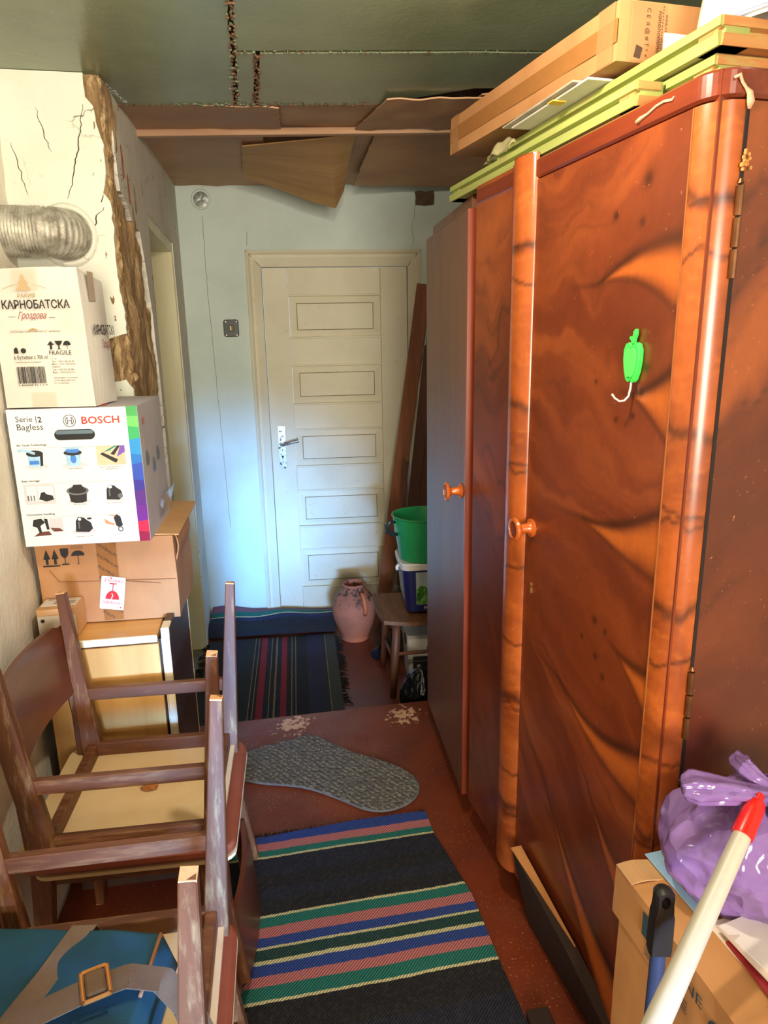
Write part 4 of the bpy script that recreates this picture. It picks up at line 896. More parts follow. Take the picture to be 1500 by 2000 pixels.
pic('printed_picture', [(M_VSH, rect(0.014, 0.106, 0.084, 0.154)), (M_BWHITE, rect(0.020, 0.114, 0.042, 0.150)), (M_BWHITE, rect(0.046, 0.114, 0.080, 0.150)), (M_VB, [(0.046, 0.118), (0.052, 0.134), (0.060, 0.136), (0.064, 0.130), (0.078, 0.126), (0.080, 0.116), (0.062, 0.112)]), (M_VG, rect(0.020, 0.115, 0.024, 0.128)), (M_VG, rect(0.027, 0.115, 0.030, 0.128)), (M_VG, rect(0.034, 0.115, 0.037, 0.128))])
pic('printed_picture', [(M_VSH, disc(0.026, 0.136, 0.108, 16, 0.005)), (M_VB, pot(0.136, 0.122, 0.044, 0.034)), (M_VG, disc(0.026, 0.136, 0.135, 20, 0.011)), (M_VB, disc(0.021, 0.136, 0.136, 18, 0.008)), (M_VB, [(0.120, 0.137), (0.128, 0.150), (0.146, 0.150), (0.154, 0.138)])])
def vac(cx, cz, s_=1.0): return [(cx-0.018*s_, cz-0.016*s_), (cx-0.016*s_, cz+0.008*s_), (cx-0.010*s_, cz+0.018*s_), (cx+0.002*s_, cz+0.016*s_), (cx+0.008*s_, cz+0.010*s_), (cx+0.016*s_, cz+0.004*s_), (cx+0.019*s_, cz-0.010*s_), (cx+0.010*s_, cz-0.018*s_)]
pic('printed_picture', [(M_VSH, disc(0.024, 0.222, 0.109, 16, 0.004)), (M_VB, vac(0.220, 0.127, 1.05)), (M_BWHITE, disc(0.005, 0.212, 0.141, 10, 0.004)), (M_VG, rect(0.208, 0.118, 0.211, 0.136)), (M_VG, disc(0.006, 0.234, 0.118, 12))])
pic('printed_picture', [(M_VSH, rect(0.062, 0.036, 0.092, 0.070)), (M_VBR, [(0.062, 0.046), (0.084, 0.044), (0.092, 0.036), (0.070, 0.036)]), (M_VBR, [(0.022, 0.026), (0.064, 0.028), (0.058, 0.038), (0.036, 0.036)]), (M_VB, [(0.022, 0.052), (0.026, 0.068), (0.044, 0.070), (0.052, 0.060), (0.040, 0.052), (0.042, 0.034), (0.036, 0.034), (0.032, 0.048)]), (M_VB, [(0.050, 0.070), (0.058, 0.068), (0.060, 0.042), (0.054, 0.042)])])
pic('printed_picture', [(M_VSH, disc(0.028, 0.140, 0.034, 16, 0.008)), (M_VB, vac(0.140, 0.050, 1.1)), (M_VB, rect(0.150, 0.062, 0.160, 0.067)), (M_BWHITE, disc(0.004, 0.132, 0.064, 10)), (M_VG, rect(0.128, 0.040, 0.131, 0.058))])
pic('printed_picture', [(M_VSKIN, [(0.190, 0.062), (0.204, 0.052), (0.214, 0.048), (0.210, 0.044), (0.192, 0.050)]), (M_VSKIN, [(0.196, 0.072), (0.222, 0.070), (0.216, 0.066)]), (M_VB, [(0.212, 0.064), (0.220, 0.072), (0.228, 0.066), (0.232, 0.044), (0.224, 0.036), (0.216, 0.044)]), (M_VG, disc(0.007, 0.226, 0.034, 12)), (M_BWHITE, disc(0.004, 0.226, 0.034, 10))])
for x, z_, s_ in ((0.138, 0.190, 'Cleanest filtration'), (0.222, 0.190, 'Ideal for cleaning both carpets'), (0.222, 0.1855, 'and hard floors'), (0.138, 0.101, 'Easy hose storage'), (0.222, 0.101, 'Space saving dimensions'), (0.140, 0.020, 'Lightweight, only 4.4kg'), (0.222, 0.020, 'Quick clean system')):
    text(s_, 0.0018*len(s_), M_GINK, bo, bf(x, z_), height=0.0035)
b = MB(); b.flat(rect(0.04, 0.286, 0.062, 0.302), M_right(BW_+0.001, 0, 0)); b.obj('small_logo', mat_plain('pale_red', (206, 130, 140), 0.6), bo)
for (y, z_) in ((0.06, 0.20), (0.14, 0.17), (0.21, 0.19)):
    b = MB(); b.flat(vac(y, z_, 1.1), M_right(BW_+0.001, 0, 0)); b.obj('printed_shape', M_VG, bo)
b = MB(); b.grid(lambda u, v_: Vector((BW_+0.004+0.012*math.sin(u*6+v_*4)*v_+0.014*v_, 0.12+u*0.19, 0.02+v_*0.10*(0.4+0.6*u))), 14, 8); 
b.obj('peeling_tape', NT('peeling_tape').out(S((206, 190, 170)), 0.15, 0, Alpha=0.55), bo, smooth=True)
b = MB(); b.flat(rect(0.12, 0.04, 0.20, 0.30), M_top(0, 0, BH_+0.001)); b.obj('clear_tape', M_TAPE, bo)
b = MB(); b.box((0.17, 0.03, BH_+0.0008), (0.215, 0.055, BH_+0.0012)); b.obj('small_logo', M_BRED, bo)

# --- rakia carton on top
ra = empty('bottle_carton', (-0.878, 1.634, 1.3075), 3); tag(ra, 'worn white bottle carton with black Cyrillic lettering on top of the stack', 'box')
RW, RD, RH = 0.203, 0.16, 0.310
M_RAK = mat_card('rakia_white', (208, 202, 192), (228, 224, 216))
b = soft_box((RW, RD, RH), 41, 0.003)
for v_ in b.bm.verts:
    v_.co.x += -0.006*(v_.co.z/RH) + (0.010*math.sin(v_.co.y/RD*math.pi)*math.sin(v_.co.z/RH*math.pi) if v_.co.x > RW*0.9 else 0)
    if v_.co.z > RH*0.9: v_.co.z -= 0.02*(v_.co.y/RD)
b.obj('carton', M_RAK, ra)
def rf(x, z, rot=0, dy=-0.0042): return M_front(x, dy, z, rot)
M_GOLD = mat_plain('gold_print', (190, 150, 78), 0.45, 0.15); M_TAN2 = mat_plain('tan_print', (170, 140, 92), 0.6); M_WINE = mat_plain('wine_print', (150, 66, 60), 0.5)
text('КАРНОБАТСКА', 0.150, M_INK, ra, rf(0.098, 0.232), height=0.020, bold=0.018)
text('РАКИЯ', 0.038, M_TAN2, ra, rf(0.080, 0.251), height=0.009); text('Гроздова', 0.064, M_WINE, ra, rf(0.086, 0.206), height=0.020, shear=0.5)
b = MB(); b.flat([(0.060, 0.262), (0.092, 0.262), (0.088, 0.270), (0.084, 0.272), (0.086, 0.280), (0.080, 0.284), (0.079, 0.296), (0.073, 0.296), (0.072, 0.284), (0.066, 0.280), (0.068, 0.272), (0.064, 0.270)], rf(0, 0)); b.obj('gold_emblem', M_GOLD, ra)
b = MB()
for k in range(14):
    x0_, x1_ = 0.030+k*0.0068, 0.030+(k+1)*0.0068; f_ = lambda x: 0.264+0.012*(1-((x-0.078)/0.05)**2)
    if 0.060 < x0_ < 0.092: continue
    b.flat([(x0_, f_(x0_)), (x1_, f_(x1_)), (x1_, f_(x1_)+0.001), (x0_, f_(x0_)+0.001)], rf(0, 0))
b.obj('arc_line', M_TAN2, ra)
b = MB(); b.flat(rect(0.034, 0.2045, 0.050, 0.2055), rf(0, 0)); b.flat(rect(0.124, 0.2015, 0.138, 0.2025), rf(0, 0)); b.obj('dash_line', M_INK, ra)
text('Благородна ракия с мек вкус и фин аромат', 0.112, M_GINK, ra, rf(0.090, 0.172), height=0.004)
b = MB(); b.flat(rect(0.036, 0.1745, 0.135, 0.1750), rf(0, 0)); b.flat([(0.072, 0.175), (0.098, 0.175), (0.085, 0.180)], rf(0, 0)); b.obj('gold_line', M_TAN2, ra)
b = MB(); b.flat([(0.112, 0.142), (0.120, 0.151), (0.128, 0.142), (0.1225, 0.142), (0.1225, 0.132), (0.1175, 0.132), (0.1175, 0.142)], rf(0, 0)); b.obj('arrow_mark', M_INK, ra)
b = MB(); b.flat([(0.129, 0.151), (0.147, 0.151), (0.143, 0.143), (0.1395, 0.141), (0.1395, 0.134), (0.144, 0.132), (0.132, 0.132), (0.1365, 0.134), (0.1365, 0.141), (0.133, 0.143)], rf(0, 0)); b.obj('glass_mark', M_INK, ra)
b = MB(); b.flat([(0.148, 0.141)]+[(0.1565+0.0085*math.cos(R(a)), 0.141+0.010*math.sin(R(a))) for a in range(170, 9, -20)]+[(0.165, 0.141)], rf(0, 0)); b.flat(rect(0.156, 0.132, 0.157, 0.142), rf(0, 0)); b.obj('umbrella_mark', M_INK, ra)
text('FRAGILE', 0.050, M_INK, ra, rf(0.139, 0.1245), height=0.010); text('6 бутилки х 700 ml', 0.076, M_INK, ra, rf(0.072, 0.114), height=0.012)
text('Температура на съхранение', 0.058, M_GINK, ra, rf(0.064, 0.104), height=0.004)
b = MB(); b.flat([(0.036, 0.124), (0.046, 0.124), (0.044, 0.136), (0.041, 0.138), (0.036, 0.134)], rf(0, 0)); b.flat(disc(0.006, 0.057, 0.130, 12), rf(0, 0)); b.obj('recycling_mark', M_INK, ra)
for k, s_ in enumerate(('София', 'Тел.: +359 2 962 20 20', 'Факс.: +359 2 962 20 26', 'Карнобат', 'Тел.: +359 559 28 308', 'Факс.: +359 559 22 611', '', 'Произведено и бутилирано', 'от СИС Индустрийс ООД', 'София, България')):
    if s_: text(s_, 0.0023*len(s_), M_GINK, ra, rf(0.117+0.00115*len(s_), 0.111-k*0.0062), height=0.0042)
b = MB(); rs = random.Random(3); x = 0.036
while x < 0.100:
    w_ = rs.choice((0.0007, 0.0012, 0.0018)); b.flat(rect(x, 0.056, x+w_, 0.094), rf(0, 0)); x += w_+rs.choice((0.0006, 0.001, 0.0014))
b.obj('barcode', M_INK, ra)
text('3 800008 91 1 1 7', 0.066, M_INK, ra, rf(0.068, 0.052), height=0.004)
b = MB(); b.flat(rect(0.055, 0.262, 0.108, 0.309), rf(0, 0, 0, -0.0046)); M_YT = NT('yellowed_tape').out(S((226, 214, 188)), 0.15, 0, Alpha=0.35); b.obj('clear_tape', M_YT, ra)
b = MB(); b.flat(rect(0.062, 0.001, 0.118, 0.036), rf(0, 0, 0, -0.0046)); b.obj('clear_tape', M_YT, ra)
text('КАРНОБАТСКА', 0.150, M_INK, ra, M_right(RW+0.008, 0.095, 0.175), height=0.024, bold=0.015); text('Гроздова', 0.07, M_WINE, ra, M_right(RW+0.009, 0.10, 0.140), height=0.024, shear=0.5)
b = MB(); b.flat(rect(0.03, 0.24, 0.07, 0.305), M_right(RW+0.004, 0, 0)); b.obj('paper_tape', mat_plain('paper_tape', (178, 160, 140), 0.5), ra)

# --- flue pipe elbow in the chimney
fp_ = empty('flue_pipe', (0, 0, 0), RZ); tag(fp_, 'corrugated aluminium flue pipe elbow running from the left into the chimney', 'flue pipe')
t = NT('aluminium_foil'); v = t.coord(); cc = t.ramp(t.noise(v, 22, 5, 0.7), [(0.3, S((120, 112, 98))), (0.6, S((204, 200, 186)))]); t.bump(t.noise(v, 60, 4), 0.4, 0.004); M_ALU = t.out(cc, 0.55, 0.45)
path = []
for k in range(90):
    f = k/89
    if f < 0.55: path.append(Vector((-0.60+0.095*f/0.55, 2.005, 1.728)))
    else:
        a = (f-0.55)/0.45*math.pi/2; path.append(Vector((-0.505+0.048*math.sin(a), 2.005+0.075*(1-math.cos(a)), 1.728)))
rad = [0.060+0.0022*math.sin(k*1.55) for k in range(90)]
b = MB(); b.tube(path, rad, 32); b.jitter(0.002, 30, 2); b.obj('duct', M_ALU, fp_, smooth=True)

# ================================================================== CHAIRS
M_CHAIR = mat_wood('chair_wood', (78, 42, 22), (112, 64, 34), (130, 82, 48), axis=2, scale=16, rough=0.5, bump=0.25, wear=(150, 116, 76))
M_CHAIRX = mat_wood('chair_wood_x', (78, 42, 22), (112, 62, 32), (128, 78, 44), axis=0, scale=16, rough=0.5, bump=0.25, wear=(140, 96, 60))
M_END = mat_plain('end_grain', (222, 168, 118), 0.7, 0.12, 90)
M_BACK2 = mat_wood('backrest_ply', (80, 38, 22), (104, 52, 30), (118, 62, 36), axis=1, scale=8, rough=0.35, bump=0.05, coat=0.15)
M_UNDER = NT('fibre_underside'); v = M_UNDER.coord(); c_ = M_UNDER.ramp(M_UNDER.noise(v, 5, 5, .6), [(0.3, S((214, 176, 126))), (0.7, S((232, 204, 158)))]); M_UNDER = M_UNDER.out(c_, 0.7)
M_VINYL = mat_plain('red_vinyl', (138, 66, 42), 0.35, 0.1, 30)
SCREW = mat_plain('dark_screw', (60, 48, 44), 0.35, 0.1, 20, 0.7)
def mesh_of(b, name, mat): 
    o = b.obj(name, mat); COL.objects.unlink(o); return o
def build_chair():
    root = empty('wooden_chair')
    for s_ in (-1, 1):
        b = MB(); b.bar((0.195, s_*0.195, 0), (0.166, s_*0.170, 0.42), (0.021, 0.021), (0.030, 0.042), upv=(1, 0, 0), bevel=0.002)
        b.bar((0.166, s_*0.170, 0.415), (0.172, s_*0.176, 0.58), (0.030, 0.042), (0.028, 0.036), upv=(1, 0, 0), bevel=0.002)
        b.bar((0.172, s_*0.176, 0.575), (0.205, s_*0.184, 0.78), (0.028, 0.036), (0.020, 0.024), upv=(1, 0, 0), bevel=0.004)
        lg = b.obj('leg', M_CHAIR, root, label='rear leg running up into the back post')
        b = MB(); b.bar((0.1953, s_*0.1953, -0.0004), (0.195, s_*0.195, 0.002), (0.020, 0.020), upv=(1, 0, 0)); b.obj('end_grain', M_END, lg)
        b = MB(); b.lathe([(0, 0.006), (0.005, 0.004), (0.007, 0)], 12, Matrix.Translation((0.168, s_*0.186, 0.47)) @ Matrix.Rotation(R(-90*s_), 4, 'X')); b.obj('screw', SCREW, lg, smooth=True)
        b = MB(); b.bar((-0.195, s_*0.195, 0), (-0.160, s_*0.172, 0.44), (0.021, 0.021), (0.032, 0.046), upv=(1, 0, 0), bevel=0.002)
        b.lathe([(0, 0.011), (0.022, 0.011), (0.023, 0.009), (0.023, -0.009), (0.022, -0.011), (0, -0.011)], 20, Matrix.Translation((-0.160, s_*0.172, 0.438)) @ Matrix.Rotation(R(90), 4, 'X'))
        lg = b.obj('leg', M_CHAIR, root)
        b = MB(); b.bar((-0.1953, s_*0.1953, -0.0004), (-0.195, s_*0.195, 0.002), (0.020, 0.020), upv=(1, 0, 0)); b.obj('end_grain', M_END, lg)
        b = MB(); b.lathe([(0, 0.006), (0.005, 0.004), (0.007, 0)], 12, Matrix.Translation((-0.160, s_*0.184, 0.436)) @ Matrix.Rotation(R(-90*s_), 4, 'X')); b.obj('screw', SCREW, lg, smooth=True)
        b = MB(); b.bar((-0.178, s_*0.181, 0.258), (0.177, s_*0.180, 0.258), (0.018, 0.030), bevel=0.002); b.obj('stretcher', M_CHAIRX, root)
        b = MB(); b.bar((-0.155, s_*0.168, 0.400), (0.155, s_*0.166, 0.400), (0.020, 0.034), bevel=0.002); b.obj('seat_rail', M_CHAIRX, root)
    b = MB(); b.bar((-0.158, -0.165, 0.400), (-0.158, 0.165, 0.400), (0.020, 0.034), bevel=0.002); b.obj('seat_rail', M_CHAIRX, root)
    b = MB(); b.bar((0.160, -0.165, 0.400), (0.160, 0.165, 0.400), (0.020, 0.034), bevel=0.002); b.obj('seat_rail', M_CHAIRX, root)
    seat = rrect(0.40, 0.40, 0.03, -0.02, 0)
    b = MB(); b.prism(seat, 0.416, 0.424); un = b.obj('seat_underside', M_UNDER, root, label='pale fibreboard underside of the seat')
    b = MB()
    for k in range(8):
        for s_ in (-1, 1): b.box((-0.20+k*0.05, s_*0.188-0.002, 0.4145), (-0.196+k*0.05, s_*0.188+0.002, 0.4165))
    b.obj('tacks', SCREW, un)
    b = MB(); b.prism(rrect(0.398, 0.402, 0.035, -0.021, 0), 0.424, 0.447, bevel=0.006); b.obj('seat_pad', M_VINYL, root, label='reddish brown vinyl seat')
    def br(u, v_):
        y = (u-0.5)*0.40; cut = 0.03*max(0, abs(u-0.5)*2-0.75)/0.25
        z = 0.635+v_*0.175; z = min(z, 0.81-cut) if v_ > 0.5 else max(z, 0.635+cut*0.7)
        return Vector((0.200+0.022*v_-0.03*(1-(2*u-1)**2)*0-0.028*(2*u-1)**2+0.004, y, z))
    b = MB(); b.grid(br, 24, 10, 0.012); b.obj('backrest', M_BACK2, root, smooth='auto')
    return root
ZT_ = 0.885
ch = build_chair()
def place(o, x, y, z, yaw, flip, label):
    o.rotation_euler = (math.pi if flip else 0, 0, R(yaw)); o.location = (x, y, z); tag(o, label, 'chair', 'stacked wooden chairs')
cA = ch; cB = copy_tree(ch); cC = copy_tree(ch); cD = copy_tree(ch)
place(cA, -0.545, 1.362, ZT_, 7, True, 'upturned wooden chair nearest the pine cabinet, legs in the air')
place(cB, -0.445, 0.805, ZT_, 8.6, True, 'upturned wooden chair in the foreground carrying the blue bag')
place(cC, -0.56, 1.372, 0, 187, False, 'upright wooden chair with curved brown backrest against the left wall')
place(cD, -0.465, 0.80, 0, 188.6, False, 'upright wooden chair underneath the foreground upturned chair')
M_LEAF = mat_plain('dry_leaf', (176, 108, 52), 0.8, 0.3, 60)
for (x, y, s_, lab) in ((-0.545, 1.37, 0.022, 'larger dry brown leaf scrap on the upturned seat'), (-0.52, 1.425, 0.016, 'smaller dry brown leaf scrap on the upturned seat')):
    b = MB(); b.grid(lambda u, v_: Vector(((u-.5)*s_*1.6+0.004*math.sin(v_*9), (v_-.5)*s_*1.3*(1-abs(u-.5)), 0.004*abs(math.sin(u*7+v_*5)))), 8, 8, 0.0006)
    o = b.obj('dry_leaf', M_LEAF, smooth=True); o.location = (x, y, ZT_-0.4145); tag(o, lab, 'leaf')

# ---- blue bag lying on the foreground chair
bgp = empty('blue_bag', (-0.475, 0.835, 0.489), 2); tag(bgp, 'teal blue fabric bag with tan straps on the upturned foreground chair', 'bag')
t = NT('teal_fabric'); v = t.coord((1, 1, 1)); c_ = t.ramp(t.noise(v, 8, 4), [(0.3, S((14, 56, 74))), (0.7, S((22, 76, 92)))]); t.bump(t.noise(v, 260, 2), 0.3, 0.001); M_TEAL = t.out(c_, 0.85)
t = NT('tan_webbing'); v = t.coord((1, 1, 1)); c_ = t.ramp(t.noise(v, 14, 4), [(0.3, S((98, 76, 58))), (0.7, S((120, 96, 74)))]); wv = t.n('ShaderNodeTexWave'); wv.inputs['Scale'].default_value = 140; t.l(v, wv.inputs['Vector']); t.bump(wv.outputs[1], 0.25, 0.001); M_WEB = t.out(c_, 0.8)
def bag_top(u, v_):
    x = -0.22+u*0.355; y = -0.16+v_*0.235
    e_ = min(u, 1-u, 0.5)*22; e_ = min(1, e_); g_ = min(1, min(v_, 1-v_)*18)
    h = 0.078*(e_**0.5)*(g_**0.5) + 0.006*noise.noise(Vector((x*12, y*12, 0)))
    return Vector((x + (0.03*v_ if u > 0.9 else 0)*0, y - 0.03*(u-0.3), max(0.0, h)))
b = MB(); b.grid(bag_top, 90, 60); b.grid(lambda u, v_: Vector((-0.22+u*0.355, -0.16+v_*0.235-0.03*(u-0.3), 0.0)), 1, 1); b.obj('body', M_TEAL, bgp, smooth=True)
def strip(fn, n, wd_, mat, name, parent, th=0.0015):
    b = MB(); b.grid(lambda u, v_: fn(u, v_), n, 4, th); return b.obj(name, mat, parent, smooth='auto')
strip(lambda u, v_: Vector((-0.022-0.055*(1-u)+0.038*v_, -0.158+u*0.228, 0.001+bag_top(0.55, max(0.001, u*0.97)).z)), 24, 0.04, M_WEB, 'sewn_strap', bgp)
b = MB(); b.tube([bag_top(0.955, 0.98-0.5*k/9)+Vector((0, 0, 0.002)) for k in range(10)], 0.003, 8); b.obj('leather_piping', mat_plain('leather', (150, 96, 62), 0.5), bgp, smooth=True)
# shoulder strap with buckle
cp = [(-0.05, -0.15, 0.100), (0.0, -0.105, 0.102), (0.05, -0.075, 0.101), (0.10, -0.052, 0.098), (0.145, -0.046, 0.082), (0.180, -0.060, 0.050), (0.205, -0.085, 0.022), (0.20, -0.12, 0.012)]
def strapfn(u, v_):
    k = min(u*(len(cp)-1), len(cp)-1.001); i = int(k); f = k-i; a, c = Vector(cp[i]), Vector(cp[i+1]); p = a.lerp(c, f*f*(3-2*f)*0.5+f*0.5)
    d = (c-a).normalized(); s_ = Vector((-d.y, d.x, 0)).normalized(); return p + s_*(v_-0.5)*0.040
strip(strapfn, 50, 0.04, M_WEB, 'shoulder_strap', bgp)
bk = MB(); Mb = Matrix.Translation((0.062, -0.070, 0.1035)) @ Matrix.Rotation(R(25), 4, 'Z')
for lo, hi in (((-0.020, -0.028, 0), (-0.014, 0.028, 0.006)), ((0.014, -0.028, 0), (0.020, 0.028, 0.006)), ((-0.020, -0.028, 0), (0.020, -0.022, 0.006)), ((-0.020, 0.022, 0), (0.020, 0.028, 0.006))): bk.box(lo, hi, 0.002, Mb)
bk.obj('buckle', mat_plain('copper_buckle', (206, 138, 74), 0.3, 0.08, 30, 0.5), bgp)
b = MB(); b.tube([(-0.013, 0, 0.0075), (0.013, 0, 0.0075)], 0.0) if False else None
b = MB(); b.box((-0.013, -0.020, 0.001), (0.013, 0.020, 0.008), 0.003, Mb); b.obj('buckle_loop', M_WEB, bgp)
b = MB(); b.tube([(0.12, -0.10, 0.03), (0.15, -0.13, 0.05), (0.19, -0.13, 0.03)], 0.006, 8); b.obj('black_handle', M_BAKE, bgp, smooth=True)

# ================================================================== RUGS AND MATS
def rug_mat(name, axis, stops, twill=True, sat=1.0):
    t = NT(name); tc = t.n('ShaderNodeTexCoord'); sp = t.n('ShaderNodeSeparateXYZ'); t.l(tc.outputs['Object'], sp.inputs[0])
    v = t.coord(rnd=False); nz = t.noise(v, 60, 3)
    ad = t.n('ShaderNodeMath', operation='MULTIPLY_ADD'); t.l(nz, ad.inputs[0]); ad.inputs[1].default_value = 0.006; t.l(sp.outputs[axis], ad.inputs[2])
    col = t.ramp(ad.outputs[0], stops, 'CONSTANT')
    wv = t.n('ShaderNodeTexWave', wave_type='BANDS', bands_direction='DIAGONAL'); wv.inputs['Scale'].default_value = 75; wv.inputs['Distortion'].default_value = 1.0; t.l(v, wv.inputs['Vector'])
    col = t.mix(t.ramp(wv.outputs[1], [(0.2, BW(0.42)), (0.7, BW(0.0))]), col, S((20, 18, 26)))
    col = t.mix(t.ramp(t.noise(v, 120, 3), [(0.45, BW(0)), (0.8, BW(0.14))]), col, S((120, 110, 110)))
    t.bump(wv.outputs[1], 0.5, 0.003); return t.out(col, 0.95)
BLU, PNK, GRN, CRM, BLK, NVY, DGR = [S(c) for c in ((40, 70, 150), (196, 116, 118), (24, 116, 106), (216, 208, 160), (20, 20, 26), (22, 26, 44), (20, 66, 62))]
RL = 1.0   # metres along the rug; ramp in 0..1 m
near_stops = [(0.0, BLU), (0.037, PNK), (0.068, GRN), (0.091, CRM), (0.100, NVY), (0.170, BLK), (0.215, NVY), (0.255, BLK), (0.302, CRM), (0.311, GRN), (0.340, PNK), (0.374, BLU), (0.400, CRM), (0.408, DGR), (0.441, CRM), (0.450, BLU), (0.481, PNK), (0.510, GRN), (0.543, CRM), (0.552, BLK), (0.64, NVY), (0.72, BLK)]
M_RUG = rug_mat('woven_rug_bright', 1, near_stops)
# local frame: x to the right, y towards the viewer
nr = empty('striped_rug', (0.113, 1.868, 0.0)); nr.rotation_euler = (0, 0, R(11)); nr.scale = (1, -1, 1)
tag(nr, 'bright striped woven rug in blue, pink and green on the near floor', 'rug')
def rug_near(u, v_):
    L = v_*1.0; x = 0.0 + 0.037*min(1, max(0, (L-0.10)/0.25)) + 0.03*max(0, L-0.55) - u*0.66
    return Vector((x, L + 0.006*math.sin(x*9), 0.004+0.0035*(1+noise.noise(Vector((x*7, L*7, 2))))))
b = MB(); b.grid(rug_near, 80, 120, 0.004); b.obj('weave', M_RUG, nr, smooth='auto')
rs = random.Random(5); b = MB()
for k in range(170):
    x = -0.66+k*0.0039; l_ = 0.010+0.012*rs.random(); b.tube([(x, 0.002, 0.004), (x+0.004*(rs.random()-.5), -l_*0.6, 0.004), (x+0.008*(rs.random()-.5), -l_, 0.002)], 0.0011, 4)
b.obj('fringe', mat_plain('dark_fringe', (30, 26, 30), 0.95), nr, kind='stuff')
b = MB()
for (L0_, n_) in ((0.0955, 120), (0.3065, 120), (0.404, 120), (0.4455, 120), (0.5475, 120)):
    for k in range(n_):
        x = rug_near(1-k/n_, L0_); b.box((x.x-0.0017, x.y-0.0034, x.z-0.001), (x.x+0.0017, x.y+0.0034, x.z+0.003))
b.obj('corded_stitching', mat_plain('cream_cord', (222, 214, 168), 0.9, 0.12), nr, kind='stuff')
b = MB()
for k in range(40):
    x = rug_near(rs.random()*0.95, 0.424); b.box((x.x-0.004, x.y-0.002, x.z), (x.x+0.004, x.y+0.0008, x.z+0.002))
b.obj('white_flecks', M_PAPER, nr, kind='stuff')

RED, OLV, PUR, TAN, DGN = [S(c) for c in ((150, 28, 44), (66, 66, 58), (40, 36, 66), (150, 124, 84), (30, 40, 40))]
far_stops = [(0.0, OLV), (0.055, TAN), (0.060, DGN), (0.075, PUR), (0.16, BLK), (0.215, TAN), (0.222, NVY), (0.235, TAN), (0.240, BLK), (0.262, RED), (0.292, NVY), (0.315, TAN), (0.322, BLK), (0.340, TAN), (0.346, NVY), (0.370, RED), (0.400, BLK), (0.412, TAN), (0.417, NVY), (0.430, TAN), (0.435, DGN), (0.50, PUR), (0.56, BLK), (0.62, DGN)]
M_RUG2 = rug_mat('woven_rug_dark', 0, far_stops)
fr_ = empty('dark_striped_rug', (-0.168, 2.60, -0.17)); fr_.rotation_euler = (0, 0, R(7)); fr_.scale = (-1, 1, 1)
tag(fr_, 'dark rug with lengthwise red and tan stripes one step down before the door', 'rug')
def rug_far(u, v_):
    x = u*0.68; y = v_*1.02; return Vector((x, y, 0.004+0.004*(1+noise.noise(Vector((x*6, y*6, 5))))))
b = MB(); b.grid(rug_far, 90, 60, 0.004); b.obj('weave', M_RUG2, fr_, smooth='auto')
b = MB()
for k in range(190):
    side = k % 2; y = 0.02+0.96*rs.random(); l_ = 0.015+0.03*rs.random(); x0_ = 0.0 if side == 0 else 0.68; s_ = -1 if side == 0 else 1
    b.tube([(x0_, y, 0.008), (x0_+s_*l_*0.5, y+0.012*(rs.random()-.5), 0.010), (x0_+s_*l_, y+0.03*(rs.random()-.5), 0.003)], [0.004, 0.003, 0.0015], 5)
b.obj('fringe', mat_plain('black_fringe', (22, 18, 22), 0.95), fr_, kind='stuff')
# folded rug bunched against the door
M_RUG3 = rug_mat('woven_rug_folded', 1, [(0.0, NVY), (0.155, NVY), (0.16, S((26, 40, 80))), (0.19, CRM), (0.196, GRN), (0.235, S((150, 96, 116))), (0.29, S((150, 96, 116))), (0.30, BLU), (0.36, NVY)])
fo = empty('folded_striped_rug', (-1.00, 3.545, -0.160), 4.5); tag(fo, 'navy rug with a pink and green border bunched up against the door bottom', 'rug')
def fold(u, v_):
    x = u*0.72; w_ = 0.012*math.sin(x*11)+0.008*math.sin(x*23+1)
    y = v_*0.33; h = 0.055*math.sin(min(1, v_*1.6)*math.pi*0.5) + 0.016*math.sin(v_*9+u*2)+0.01*math.sin(u*13)*v_
    return Vector((x, y*(1-0.1*u)+w_*v_, max(0.003, h*(0.9-0.25*u)+0.004)))
b = MB(); b.grid(fold, 70, 40, 0.005); b.obj('weave', M_RUG3, fo, smooth='auto')
# foot shaped mat
t = NT('foot_mat_weave'); v = t.coord(rnd=False); ck = t.n('ShaderNodeTexVoronoi'); ck.inputs['Scale'].default_value = 75; t.l(v, ck.inputs['Vector'])
wv = t.n('ShaderNodeTexWave', bands_direction='DIAGONAL'); wv.inputs['Scale'].default_value = 26; wv.inputs['Distortion'].default_value = 5; wv.inputs['Detail Scale'].default_value = 3; t.l(v, wv.inputs['Vector'])
col = t.mix(t.ramp(wv.outputs[1], [(0.3, BW(0)), (0.6, BW(1))]), S((102, 98, 94)), S((150, 142, 126)))
col = t.mix(t.ramp(ck.outputs['Distance'], [(0.25, BW(0)), (0.6, BW(0.6))]), col, S((62, 60, 66))); t.bump(ck.outputs['Distance'], 0.8, 0.004); M_FMAT = t.out(col, 0.9)
foot = [(-0.555, 2.145), (-0.535, 2.168), (-0.522, 2.178), (-0.528, 2.200), (-0.510, 2.222), (-0.470, 2.224), (-0.464, 2.243), (-0.440, 2.254), (-0.408, 2.250), (-0.402, 2.268), (-0.375, 2.282), (-0.350, 2.278), (-0.335, 2.298), (-0.300, 2.312), (-0.262, 2.300), (-0.235, 2.276), (-0.195, 2.243), (-0.126, 2.192), (-0.06, 2.160), (0.0, 2.128), (0.05, 2.092), (0.088, 2.045), (0.100, 1.995), (0.090, 1.950), (0.060, 1.912), (0.015, 1.884), (-0.034, 1.876), (-0.085, 1.892), (-0.13, 1.922), (-0.20, 1.966), (-0.273, 2.004), (-0.35, 2.020), (-0.42, 2.028), (-0.475, 2.044), (-0.515, 2.066), (-0.548, 2.085), (-0.575, 2.095), (-0.588, 2.115), (-0.578, 2.135)]
